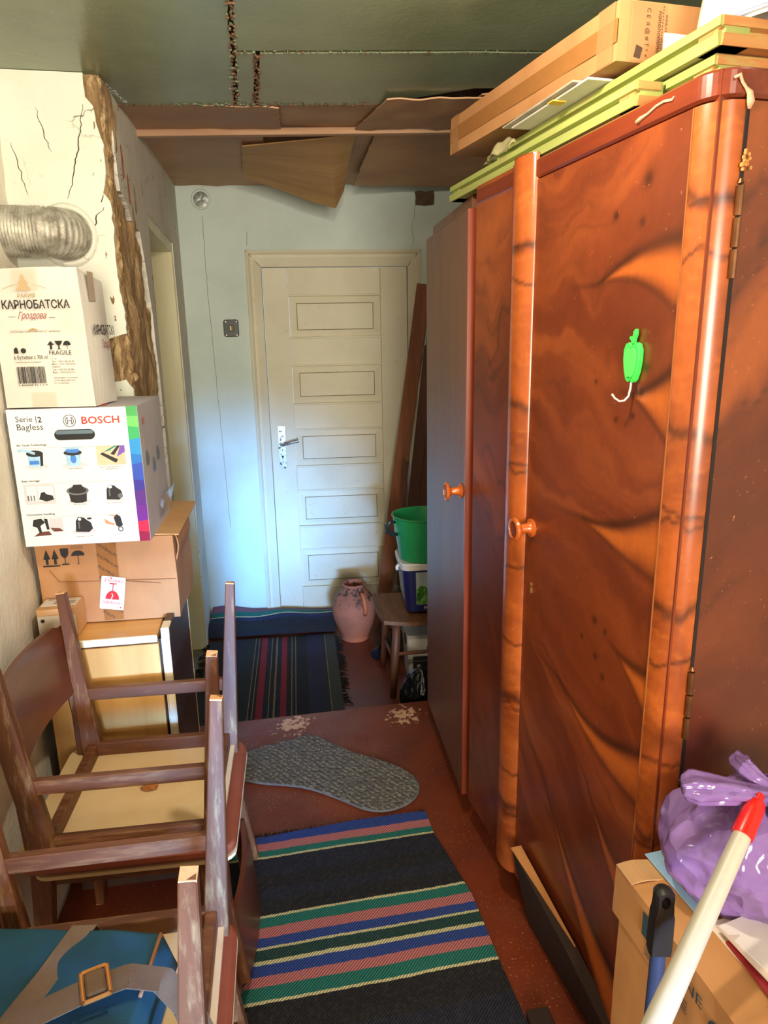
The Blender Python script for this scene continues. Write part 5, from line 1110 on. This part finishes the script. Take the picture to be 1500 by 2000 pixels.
def smooth_poly(p, it=2):
    for _ in range(it):
        q = []
        for i in range(len(p)):
            a, c = p[i], p[(i+1) % len(p)]; q += [(a[0]*.75+c[0]*.25, a[1]*.75+c[1]*.25), (a[0]*.25+c[0]*.75, a[1]*.25+c[1]*.75)]
        p = q
    return p
fm = empty('foot_shaped_mat', (0, 0, 0)); tag(fm, 'grey looped mat in the shape of a bare foot on the brown floor', 'mat')
sf = smooth_poly(foot, 1)
b = MB(); b.prism(sf, 0.0005, 0.010); b.obj('pile', M_FMAT, fm)
b = MB(); pts = [(p[0], p[1], 0.005) for p in sf]; b.tube(pts+[pts[0]], 0.004, 6, cap=False); b.obj('bound_edge', mat_plain('edge_binding', (108, 106, 108), 0.8, 0.2), fm, smooth=True)

# ================================================================== CORNER BY THE DOOR
# clay jar
jr = empty('clay_jar', (-0.172, 3.565, -0.170)); tag(jr, 'round terracotta jar with one handle and flaking slip by the door', 'jar')
t = NT('terracotta'); v = t.coord(rnd=False); c_ = t.ramp(t.noise(v, 5, 5, 0.6), [(0.3, S((158, 96, 74))), (0.55, S((184, 114, 86))), (0.72, S((206, 112, 70)))])
sp = t.n('ShaderNodeSeparateXYZ'); t.l(v, sp.inputs[0])
msk = t.mix(1.0, t.ramp(t.noise(v, 26, 6, 0.7), [(0.50, BW(0)), (0.56, BW(1))]), t.ramp(sp.outputs[2], [(0.20, BW(0)), (0.245, BW(1))]), 'MULTIPLY')
c_ = t.mix(msk, c_, S((66, 54, 44))); t.bump(t.noise(v, 40, 4), 0.25, 0.004); M_TERRA = t.out(c_, 0.75)
prof = [(0.0, 0.0), (0.072, 0.0), (0.078, 0.006), (0.074, 0.016), (0.078, 0.03), (0.095, 0.07), (0.115, 0.12), (0.123, 0.16), (0.121, 0.195), (0.108, 0.235), (0.085, 0.265), (0.068, 0.282), (0.060, 0.292), (0.058, 0.304), (0.064, 0.312), (0.066, 0.320), (0.060, 0.326), (0.052, 0.320), (0.050, 0.300), (0.066, 0.27), (0.10, 0.22), (0.11, 0.16)]
b = MB(); b.lathe(prof, 48); b.obj('body', M_TERRA, jr, smooth=True)
b = MB(); b.tube([(0.040, -0.062, 0.283), (0.050, -0.092, 0.285), (0.058, -0.116, 0.265), (0.063, -0.126, 0.235), (0.064, -0.122, 0.205), (0.060, -0.108, 0.18)], [0.011, 0.012, 0.012, 0.012, 0.012, 0.010], 12); b.obj('handle', mat_plain('terracotta_bright', (206, 116, 74), 0.7, 0.1, 30), jr, smooth=True)
# planks leaning beside the door
M_PLK = mat_wood('old_plank', (110, 60, 34), (146, 86, 50), (160, 98, 60), axis=2, scale=10, rough=0.7, bump=0.3)
M_PLK2 = mat_wood('dark_plank', (70, 40, 28), (98, 58, 40), axis=2, scale=10, rough=0.75, bump=0.3)
for k, (p0, p1, sc, mt, lab) in enumerate((((-0.035, 3.70, -0.16), (0.235, 3.87, 1.72), (0.075, 0.022), M_PLK, 'reddish plank leaning beside the door, leftmost and tallest of the bundle'),
        ((0.075, 3.64, -0.16), (0.265, 3.84, 1.40), (0.06, 0.03), M_PLK2, 'dark short plank leaning second from the left in the bundle'),
        ((0.15, 3.66, -0.16), (0.31, 3.88, 1.72), (0.08, 0.02), M_PLK2, 'dark tall plank leaning third in the bundle, half hidden by the wardrobe'),
        ((0.235, 3.60, -0.16), (0.375, 3.84, 1.30), (0.09, 0.025), M_PLK, 'reddish plank at the right of the bundle beside the wardrobe'))):
    b = MB(); b.bar(p0, p1, sc, upv=(0, -1, 0.1), bevel=0.001); o = b.obj('plank', mt); tag(o, lab, 'plank', 'planks leaning beside the door')
    o.data.transform(Matrix.Identity(4))
# stool with curved seat
so = empty('wooden_stool', (0.160, 3.075, -0.170), 9); tag(so, 'small wooden stool with a dished seat carrying two buckets', 'stool')
M_STOOL = mat_wood('stool_wood', (84, 52, 30), (122, 80, 48), (140, 96, 60), axis=1, scale=10, rough=0.5, bump=0.15, wear=(150, 110, 76))
M_STOOLZ = mat_wood('stool_leg_wood', (84, 48, 30), (116, 70, 46), axis=2, scale=12, rough=0.5, bump=0.15)
sp_ = smooth_poly(rrect(0.40, 0.36, 0.05, 0, 0, 3), 0)
b = MB(); b.grid(lambda u, v_: Vector(((u-.5)*0.42*(1-0.06*(2*v_-1)**2), (v_-.5)*0.38*(1-0.08*(2*u-1)**2), 0.380+0.014*(2*u-1)**2)), 16, 14, 0.018); b.obj('seat', M_STOOL, so, smooth='auto')
for sx_ in (-1, 1):
    for sy_ in (-1, 1):
        b = MB(); b.tube([(sx_*0.13, sy_*0.125, 0.378), (sx_*0.145, sy_*0.14, 0.2), (sx_*0.16, sy_*0.155, 0.0)], [0.018, 0.019, 0.014], 10); b.obj('leg', M_STOOLZ, so, smooth=True)
    b = MB(); b.tube([(sx_*0.148, -0.143, 0.17), (sx_*0.148, 0.143, 0.17)], 0.009, 8); b.obj('stretcher', M_STOOLZ, so, smooth=True)
for sy_ in (-1, 1):
    b = MB(); b.tube([(-0.143, sy_*0.138, 0.21), (0.143, sy_*0.138, 0.21)], 0.009, 8); b.obj('stretcher', M_STOOLZ, so, smooth=True)
# square paint bucket on the stool
pb = empty('paint_bucket', (0.185, 3.06, 0.2305), 6); tag(pb, 'square white plastic bucket with a dark blue grass label on the stool', 'bucket')
def sq_ring(hw, r, z, n=8): return [(x, y, z) for x, y in rrect(hw*2, hw*2, r, 0, 0, n)]
def loft(b, rings, cap0=True, cap1=False):
    bb = bmesh.new(); R_ = [[bb.verts.new(p) for p in r] for r in rings]; n_ = len(R_[0])
    for i in range(len(R_)-1):
        for j in range(n_): bb.faces.new((R_[i][j], R_[i][(j+1) % n_], R_[i+1][(j+1) % n_], R_[i+1][j]))
    if cap0: bb.faces.new(R_[0][::-1])
    if cap1: bb.faces.new(R_[-1])
    b._add(bb); return b
M_WPL = mat_plain('white_plastic', (228, 222, 214), 0.35, 0.03); M_NAVYL = mat_plain('navy_label', (32, 36, 92), 0.35, 0.08)
b = MB(); loft(b, [sq_ring(0.098, 0.03, 0), sq_ring(0.118, 0.035, 0.205), sq_ring(0.118, 0.035, 0.212)], True, True); b.obj('body', M_NAVYL, pb, smooth='auto')
b = MB(); loft(b, [sq_ring(0.120, 0.036, 0.205), sq_ring(0.126, 0.038, 0.207), sq_ring(0.128, 0.038, 0.232), sq_ring(0.124, 0.036, 0.238)], True, True); b.obj('lid', M_WPL, pb, smooth='auto')
b = MB(); b.tube([(-0.126, -0.05, 0.215), (-0.138, -0.055, 0.205), (-0.136, -0.06, 0.192)], 0.008, 8); b.obj('handle_lug', M_WPL, pb, smooth=True)
def lab_front(x, z): k_ = z/0.205; return (x, -(0.098+0.020*k_)-0.0008, z)
t = NT('grass_picture'); v = t.coord((1, 1, 0.4)); sp = t.n('ShaderNodeSeparateXYZ'); t.l(v, sp.inputs[0])
c_ = t.ramp(t.noise(v, 90, 4, 0.7), [(0.35, S((26, 56, 22))), (0.55, S((86, 150, 50))), (0.7, S((190, 220, 140)))]); M_GRASS = t.out(c_, 0.4)
b = MB(); b.flat([lab_front(-0.055, 0.035), lab_front(0.07, 0.035), lab_front(0.075, 0.195), lab_front(-0.060, 0.195)]); lb2 = b.obj('label_picture', mat_plain('label_sky', (168, 180, 176), 0.4, 0.1, 20), pb)
b = MB(); b.flat([(p[0], p[1]-0.0006, p[2]) for p in (lab_front(-0.054, 0.036), lab_front(0.069, 0.036), lab_front(0.07, 0.10), lab_front(0.01, 0.115), lab_front(-0.035, 0.13), lab_front(-0.056, 0.11))]); b.obj('printed_grass', M_GRASS, lb2)
text('EKO', 0.04, M_PAPER, pb, Matrix.Translation((0.0, -0.103, 0.020)) @ Matrix.Rotation(R(95), 4, 'X'), height=0.011)
def lab_left(y, z): k_ = z/0.205; return (-(0.098+0.020*k_)-0.0008, y, z)
b = MB(); b.flat([lab_left(0.085, 0.045), lab_left(-0.060, 0.045), lab_left(-0.07, 0.200), lab_left(0.095, 0.200)]); lb3 = b.obj('side_label', M_PAPER, pb)
for k in range(5):
    b = MB(); z_ = 0.06+k*0.028; b.flat([(p[0]-0.0006, p[1], p[2]) for p in (lab_left(0.07, z_), lab_left(-0.045, z_), lab_left(-0.045, z_+0.008), lab_left(0.07, z_+0.008))]); b.obj('printed_band', mat_plain('band_%d' % k, ((60, 70, 110), (120, 140, 120), (60, 66, 100), (90, 110, 150), (40, 46, 90))[k], 0.5), lb3)
# green bucket on top
gb = empty('green_bucket', (0.175, 3.03, 0.4705)); tag(gb, 'round green plastic bucket with a black handle on the paint bucket', 'bucket')
M_GB = mat_plain('green_bucket_plastic', (44, 158, 96), 0.35, 0.05); 
b = MB(); b.lathe([(0.0, 0.002), (0.104, 0.0), (0.108, 0.004), (0.126, 0.12), (0.128, 0.12), (0.136, 0.196), (0.142, 0.200), (0.142, 0.205), (0.134, 0.206), (0.132, 0.196), (0.122, 0.12), (0.104, 0.008), (0.0, 0.006)], 48); b.obj('body', M_GB, gb, smooth='auto')
b = MB(); b.tube([(-0.125, -0.07, 0.185), (-0.150, -0.078, 0.188), (-0.162, -0.078, 0.170), (-0.160, -0.074, 0.145), (-0.140, -0.066, 0.128), (-0.118, -0.056, 0.124)], [0.007, 0.009, 0.010, 0.011, 0.010, 0.008], 10); b.obj('handle', M_BAKE, gb, smooth=True)
b = MB(); b.box((-0.133, -0.070, 0.168), (-0.120, -0.045, 0.196), 0.003); b.obj('handle_lug', M_GB, gb)
# containers below the stool, rubbish bag, twig broom
wt = empty('white_tub', (0.185, 3.12, -0.170), 6); tag(wt, 'white plastic tub with dark lettering under the stool', 'tub')
b = MB(); loft(b, [sq_ring(0.085, 0.015, 0.0), sq_ring(0.100, 0.02, 0.25), sq_ring(0.100, 0.02, 0.255)], True, True); b.obj('body', M_WPL, wt, smooth='auto')
b = MB(); b.box((-0.105, -0.08, 0.205), (-0.093, -0.04, 0.25), 0.002); b.obj('grip', M_BAKE, wt)
text('lux', 0.06, M_NAVYL, wt, Matrix.Translation((0.025, -0.098, 0.18)) @ Matrix.Rotation(R(93), 4, 'X'), height=0.035)
bx_ = empty('black_tin', (0.125, 2.860, -0.170), 6); tag(bx_, 'black box with white letter standing in front of the white tub', 'box')
b = MB(); b.box((0.0, 0.0, 0.0), (0.09, 0.05, 0.20), 0.003); b.obj('body', M_BAKE, bx_)
text('S-', 0.028, M_PAPER, bx_, M_front(0.026, 0.0, 0.172), height=0.022, bold=0.02)
def plastic(name, c, rough=0.22, alpha=1.0, trans=0.0):
    t = NT(name); v = t.coord((1, 1, 1)); c_ = t.ramp(t.noise(v, 10, 5), [(0.3, tuple(x*0.75 for x in S(c)[:3])+(1,)), (0.7, S(c))])
    vo = t.n('ShaderNodeTexVoronoi'); vo.inputs['Scale'].default_value = 22; nzv = t.n('ShaderNodeTexNoise'); nzv.inputs['Scale'].default_value = 10; t.l(v, nzv.inputs['Vector']); mxv = t.n('ShaderNodeVectorMath', operation='MULTIPLY_ADD'); t.l(nzv.outputs['Color'], mxv.inputs[0]); mxv.inputs[1].default_value = (0.16, 0.16, 0.03); t.l(v, mxv.inputs[2]); t.l(mxv.outputs[0], vo.inputs['Vector']); t.bump(vo.outputs['Distance'], 0.55, 0.02); return t.out(c_, rough, 0, Alpha=alpha)
M_BLKBAG = plastic('black_film', (10, 10, 11), 0.3)
def bagmesh(rx, ry, h, seed, top_r=0.0, n=140, m=70, fold=0.07):
    b = MB()
    def fn(u, v_):
        a = u*2*math.pi; p = math.sin(min(1, v_*1.25+0.05)*math.pi*0.5)
        r = (0.72+0.28*math.sin(min(1, v_*2.2)*math.pi/2)) if v_ < 0.45 else math.cos((v_-0.45)/0.55*math.pi/2)**0.75
        r = max(r, top_r); z = h*v_
        r *= 1 + fold*math.sin(a*7+seed+v_*3)*v_ + 0.10*noise.noise(Vector((math.cos(a)*2+seed, math.sin(a)*2, v_*3))) + 0.035*noise.noise(Vector((math.cos(a)*7, math.sin(a)*7+seed, v_*9))) + fold*0.7*(abs(math.sin(a*5.5+2*noise.noise(Vector((a, v_*2, seed)))+v_*1.5))-0.6)*v_ + 0.02*abs(noise.noise(Vector((math.cos(a)*14, math.sin(a)*14, v_*6+seed))))
        return Vector((rx*r*math.cos(a), ry*r*math.sin(a), z))
    b.grid(fn, n, m, 0, True); return b
o = bagmesh(0.085, 0.08, 0.27, 3.0, fold=0.06).obj('rubbish_bag', M_BLKBAG, smooth=True); o.location = (0.135, 2.70, -0.169); o.rotation_euler = (R(6), 0, R(20)); tag(o, 'glossy black rubbish bag slumped beside the stool leg', 'bag')
br_ = empty('twig_broom', (0.02, 3.42, -0.170)); tag(br_, 'grey brown twig broom standing between the jar and the stool', 'broom')
b = MB(); rs = random.Random(9)
for k in range(150):
    a = rs.random()*6.28; r_ = 0.085*math.sqrt(rs.random()); x, y = r_*math.cos(a)*0.9, r_*math.sin(a)*0.6
    b.tube([(x, y, 0.0), (x*0.7+0.012*(rs.random()-.5)+0.02, y*0.7, 0.16), (x*0.25+0.05, y*0.25, 0.36)], 0.0022, 4)
b.obj('twigs', mat_plain('dry_twigs', (104, 92, 80), 0.9, 0.3, 40), br_, kind='stuff')
b = MB(); b.tube([(0.05, 0, 0.34), (0.10, 0.10, 1.0)], 0.012, 10); b.obj('broomstick', M_PLK2, br_, smooth=True)
b = MB(); b.lathe([(0.034, 0.27), (0.036, 0.28), (0.032, 0.30), (0.030, 0.29)], 16, Matrix.Translation((0.04, 0, 0))); b.obj('binding', mat_plain('blue_twine', (50, 96, 130), 0.7), br_)
tw = empty('blue_bottle', (-0.055, 3.28, -0.170)); tag(tw, 'small dark bottle lying by the jar', 'bottle')
b = MB(); b.lathe([(0.0, 0), (0.028, 0.0), (0.030, 0.005), (0.030, 0.10), (0.024, 0.12), (0.012, 0.13), (0.012, 0.15), (0.0, 0.15)], 20, Matrix.Translation((0, 0, 0.031)) @ Matrix.Rotation(R(-90), 4, 'X') @ Matrix.Rotation(R(20), 4, 'Y')); b.obj('body', mat_plain('dark_blue_glass', (24, 34, 56), 0.1, 0.1), tw, smooth='auto')

# ================================================================== BOTTOM RIGHT
M_CARD3 = mat_card('cardboard_warm', (186, 128, 74), (208, 150, 92))
ub = empty('flat_cardboard_box', (0.376, 0.968, 0.505), 12); tag(ub, 'shallow printed cardboard box under the purple bag, upper of two', 'box')
b = MB(); b.box((0, -0.60, 0), (0.36, 0, 0.092)); b.subdiv(7); b.jitter(0.0022, 8, 5); b.obj('carton', M_CARD3, ub)
b = MB(); b.grid(lambda u, v_: Vector((-0.002+u*0.12, -0.002+v_*0.045-0.045, 0.0945+0.003*math.sin(u*8))), 12, 4, 0.002); b.obj('top_flap', M_CARD2, ub)
M_TEALI = mat_plain('teal_ink', (52, 74, 80), 0.6, 0.08)
def lf(y, z, rot=0): return M_left(-0.0026, y, z, rot)
b = MB(); b.flat(rect(0.085, 0.038, 0.135, 0.080), lf(0, 0)); b.obj('printed_block', M_TEALI, ub)
text('ONE', 0.065, M_TEALI, ub, lf(-0.195, 0.060), height=0.018); 
for k in range(4):
    b = MB(); b.flat(rect(0.095, 0.010+k*0.006, 0.20, 0.012+k*0.006), lf(0, 0)); b.obj('text_line', M_TEALI, ub)
b = MB(); b.flat(disc(0.016, 0.258, 0.045, 18), lf(0, 0)); b.obj('round_mark', M_TEALI, ub)
ring = MB()
for k in range(30):
    a, c_ = 6.2832*k/30, 6.2832*(k+1)/30; e_ = lambda r, q: (0.40+r*math.cos(q), 0.045+r*0.85*math.sin(q))
    ring.flat([e_(0.040, a), e_(0.040, c_), e_(0.036, c_), e_(0.036, a)], lf(0, 0))
ring.flat([(0.385, 0.03), (0.41, 0.02), (0.425, 0.06), (0.40, 0.068)], lf(0, 0)); ring.obj('oval_emblem', M_TEALI, ub)
lo_ = empty('tall_cardboard_box', (0.382, 0.955, 0.0), 12); tag(lo_, 'plain tall cardboard box standing on the floor under the shallow box', 'box')
b = MB(); b.box((0, -0.58, 0.0), (0.34, 0, 0.502)); b.subdiv(7); b.jitter(0.0015, 8, 9); b.obj('carton', M_CARD3, lo_)
b = MB(); b.flat(rect(0.15, 0.40, 0.17, 0.44), M_left(-0.002, 0, 0)); b.flat(rect(0.19, 0.36, 0.25, 0.372), M_left(-0.002, 0, 0)); b.obj('printed_block', M_TEALI, lo_)
# purple bag
pg = empty('purple_plastic_bag', (0.570, 0.905, 0.602)); tag(pg, 'full purple plastic bag with knotted handles on the cardboard boxes', 'bag')
M_PUR = plastic('purple_film', (152, 116, 186), 0.14, 0.86)
b = bagmesh(0.150, 0.10, 0.20, 1.3, top_r=0.10, fold=0.11); b.obj('sack', M_PUR, pg, smooth=True)
def loop(pts, rads, name):
    b = MB()
    def fn(u, v_):
        k = min(v_*(len(pts)-1), len(pts)-1.001); i = int(k); f = k-i; p = Vector(pts[i]).lerp(Vector(pts[i+1]), f); r = rads[i]*(1-f)+rads[i+1]*f; a = u*6.2832
        d = (Vector(pts[i+1])-Vector(pts[i])).normalized(); s1 = d.cross(Vector((0, 0, 1))).normalized(); s2 = d.cross(s1)
        return p + (s1*math.cos(a) + s2*math.sin(a)*0.75)*r*(1+0.16*math.sin(a*6+v_*2)+0.08*math.sin(a*11))
    b.grid(fn, 40, 24, 0, True); b.obj(name, M_PUR, pg, smooth=True)
loop([(-0.005, -0.03, 0.190), (-0.05, -0.035, 0.200), (-0.10, -0.035, 0.208), (-0.128, -0.033, 0.210), (-0.142, -0.032, 0.209), (-0.145, -0.031, 0.208)], [0.014, 0.016, 0.022, 0.026, 0.018, 0.002], 'knot_ear')
loop([(-0.02, -0.05, 0.170), (-0.008, -0.056, 0.186), (0.004, -0.058, 0.200), (0.010, -0.05, 0.21)], [0.008, 0.020, 0.019, 0.008], 'knot')
loop([(0.0, -0.03, 0.192), (-0.025, -0.005, 0.206), (-0.035, 0.012, 0.214), (-0.03, 0.028, 0.214), (-0.015, 0.035, 0.208)], [0.010, 0.013, 0.015, 0.014, 0.006], 'knot_ear')
loop([(0.01, -0.04, 0.195), (0.04, -0.045, 0.190), (0.09, -0.04, 0.176), (0.13, -0.03, 0.15)], [0.012, 0.018, 0.026, 0.010], 'knot_fold')
# sheets and papers
o = MB(); o.box((0.0, 0.0, 0.0), (0.16, 0.14, 0.0022), 0.0005); o = o.obj('blue_folder', mat_plain('pale_blue_card', (150, 186, 216), 0.4, 0.08)); o.location = (0.462, 0.848, 0.6015); o.rotation_euler = (0, 0, R(14)); tag(o, 'pale blue folder lying under the purple bag', 'folder')
mg = [('magazine', (236, 222, 196), (0.520, 0.640, 0.600), 14, 'white brochure at the bottom of the paper pile with a dark edge'), ('magazine', (150, 40, 44), (0.515, 0.600, 0.604), 10, 'red magazine sticking out of the paper pile'), ('magazine', (214, 196, 178), (0.535, 0.625, 0.609), 17, 'pale grey newspaper on the pile beside the purple bag'), ('magazine', (232, 224, 214), (0.555, 0.630, 0.614), 22, 'topmost leaflet with a magenta band on the paper pile')]
for k, (nm, c, loc, rz, lab) in enumerate(mg):
    e_ = empty(nm, loc, rz); tag(e_, lab, 'magazine', 'papers on the cardboard box')
    b = MB(); b.grid(lambda u, v_: Vector((u*0.17, v_*0.23-0.02, 0.001+0.0014*math.sin(u*4+k)+0.002*noise.noise(Vector((u*4, v_*4, k))))), 10, 10, 0.003); b.obj('cover', mat_plain('cover_%d' % k, c, 0.35, 0.10, 12), e_, smooth='auto')
    if k == 3:
        b = MB(); b.flat([(0.07, 0.0), (0.085, 0.0), (0.10, 0.19), (0.075, 0.19)], M_top(0, 0, 0.0065)); b.obj('magenta_band', mat_plain('magenta', (166, 50, 120), 0.4), e_)
        b = MB(); b.flat(rect(0.10, 0.06, 0.16, 0.16), M_top(0, 0, 0.0067)); b.obj('white_block', M_PAPER, e_)
    if k == 2:
        b = MB(); b.flat(rect(0.03, 0.02, 0.12, 0.09), M_top(0, 0, 0.007)); b.obj('grey_photo', mat_plain('grey_photo', (96, 92, 100), 0.4, 0.4, 50), e_)
# string over the box edge
b = MB(); b.tube([(0.53, 0.70, 0.602), (0.50, 0.69, 0.604), (0.465, 0.68, 0.604), (0.440, 0.672, 0.602), (0.428, 0.668, 0.596), (0.424, 0.664, 0.56), (0.418, 0.66, 0.45)], 0.002, 6)
o = b.obj('white_string', mat_plain('cotton', (222, 200, 172), 0.8), smooth=True); tag(o, 'thin white string hanging over the edge of the shallow box', 'string')
# poles
wp = empty('white_broom_handle', (0, 0, 0)); tag(wp, 'white painted pole with a red plastic cap leaning across the boxes', 'pole')
p1 = Vector((0.522, 0.85, 0.796)); p0 = Vector((0.320, 0.66, 0.640)); d = (p1-p0).normalized(); end = p0 - d*((p0.z-0.03)/d.z)
M_POLE = mat_plain('white_pole', (190, 182, 166), 0.4, 0.05)
b = MB(); b.tube([end, p0, p1-d*0.03], [0.0150, 0.0150, 0.0118], 20); b.obj('shaft', M_POLE, wp, smooth='auto')
b = MB(); b.tube([p1-d*0.050, p1-d*0.046, p1-d*0.008, p1+d*0.004, p1+d*0.008, p1+d*0.009, p1+d*0.020], [0.0142, 0.0148, 0.0138, 0.0122, 0.0100, 0.0062, 0.0058], 20); b.obj('red_cap', mat_plain('red_plastic', (226, 30, 22), 0.3, 0.03), wp, smooth='auto')
bp = empty('blue_broom_handle', (0, 0, 0)); tag(bp, 'blue pole with a black hanging grip standing against the shallow box', 'pole')
q1 = Vector((0.378, 0.795, 0.712)); q0 = Vector((0.352, 0.745, 0.01)); dq = (q1-q0).normalized()
b = MB(); b.tube([q0, q1-dq*0.08], 0.0105, 16); b.obj('shaft', mat_plain('blue_pole', (52, 66, 100), 0.35, 0.06), bp, smooth='auto')
# flat oval grip with a hanging hole near its end
side = Vector((1, 0, 0)); side = (side - dq*side.dot(dq)).normalized(); nrm = side.cross(dq)
def grip_out(a):   # distance from the hole centre to the capsule outline (half width hw, far end at top)
    hw = 0.0145; c_, s_ = math.cos(a), math.sin(a)
    best = None
    for k in range(1, 400):
        r = k*0.0003; x, y = r*c_, r*s_
        ins = abs(x) <= hw-0.0012*(y > -0.02) and y >= -0.085 and (y <= 0.004 or x*x+(y-0.004)**2 <= hw*hw)
        if not ins: return r
    return 0.1
bb = bmesh.new(); N_ = 200; hc = q1 - dq*0.0185; lay = []
for w_ in (-1, 1):
    outer, inner, outs = [], [], []
    for k in range(N_):
        a = 2*math.pi*k/N_; r = grip_out(a); x, y = math.cos(a), math.sin(a)
        outs.append(bb.verts.new(hc + side*x*r + dq*y*r + nrm*w_*0.005))
        outer.append(bb.verts.new(hc + side*x*(r-0.003) + dq*y*(r-0.003) + nrm*w_*0.011)); inner.append(bb.verts.new(hc + side*x*0.0062 + dq*y*0.0095 + nrm*w_*0.009))
    lay.append((outs, outer, inner))
for k in range(N_):
    k2 = (k+1) % N_
    for (o_, u_, i_) in lay: bb.faces.new((o_[k], o_[k2], u_[k2], u_[k])); bb.faces.new((u_[k], u_[k2], i_[k2], i_[k]))
    bb.faces.new((lay[0][0][k], lay[0][0][k2], lay[1][0][k2], lay[1][0][k])); bb.faces.new((lay[0][2][k], lay[0][2][k2], lay[1][2][k2], lay[1][2][k]))
bmesh.ops.recalc_face_normals(bb, faces=bb.faces); b = MB(); b._add(bb); b.obj('black_grip', mat_plain('black_grip', (26, 24, 24), 0.45, 0.1), bp, smooth='auto')
# loose plank leaning along the wardrobe foot, far end raised, shade painted into its face
pk2 = empty('loose_plank', OW, WRZ); tag(pk2, 'rough plank with shade painted dark on its face and a pale sawn edge leaning along the foot of the wardrobe', 'plank')
MP = Matrix.Translation((-0.036, 0, 0)) @ Matrix(((0, 0, 1, 0), (1, 0, 0, 0), (0, 1, 0, 0), (0, 0, 0, 1)))
M_SHPLK = mat_wood('shaded_plank_face', (34, 18, 11), (48, 26, 16), axis=1, scale=10, rough=0.8, bump=0.2)  # brown darkened to stand for the shade on the board face
b = MB(); b.prism([(0.505, 0.0), (0.505, 0.240), (0.245, 0.200), (0.13, 0.128), (0.06, 0.09), (0.06, 0.0)], 0.0, 0.026, MP); 
for v_ in b.bm.verts: v_.co.x += 0.055*(1-min(1, v_.co.z/0.2))
b.obj('board', M_SHPLK, pk2)
b = MB(); b.prism([(-0.002, 0.506), (0.026, 0.506), (0.0255, 0.40), (0.024, 0.245), (0.0215, 0.245), (0.010, 0.38)], 0, 0.0015, Matrix.Translation((-0.036, 0, 0)))
for v_ in b.bm.verts: v_.co.z += 0.2402 - (0.505-v_.co.y)*(0.040/0.26)
b.obj('sawn_edge', mat_wood('sawn_edge_wood', (150, 92, 48), (190, 124, 66), (206, 144, 84), axis=1, scale=10, rough=0.7, bump=0.2), pk2)
b = MB(); b.bar((0.315, 1.20, 0.012), (0.382, 0.78, 0.012), (0.05, 0.022), bevel=0.002); o = b.obj('floor_batten', M_SHPLK); tag(o, 'thin dark batten on the floor beside the leaning plank', 'batten')

flush_text()
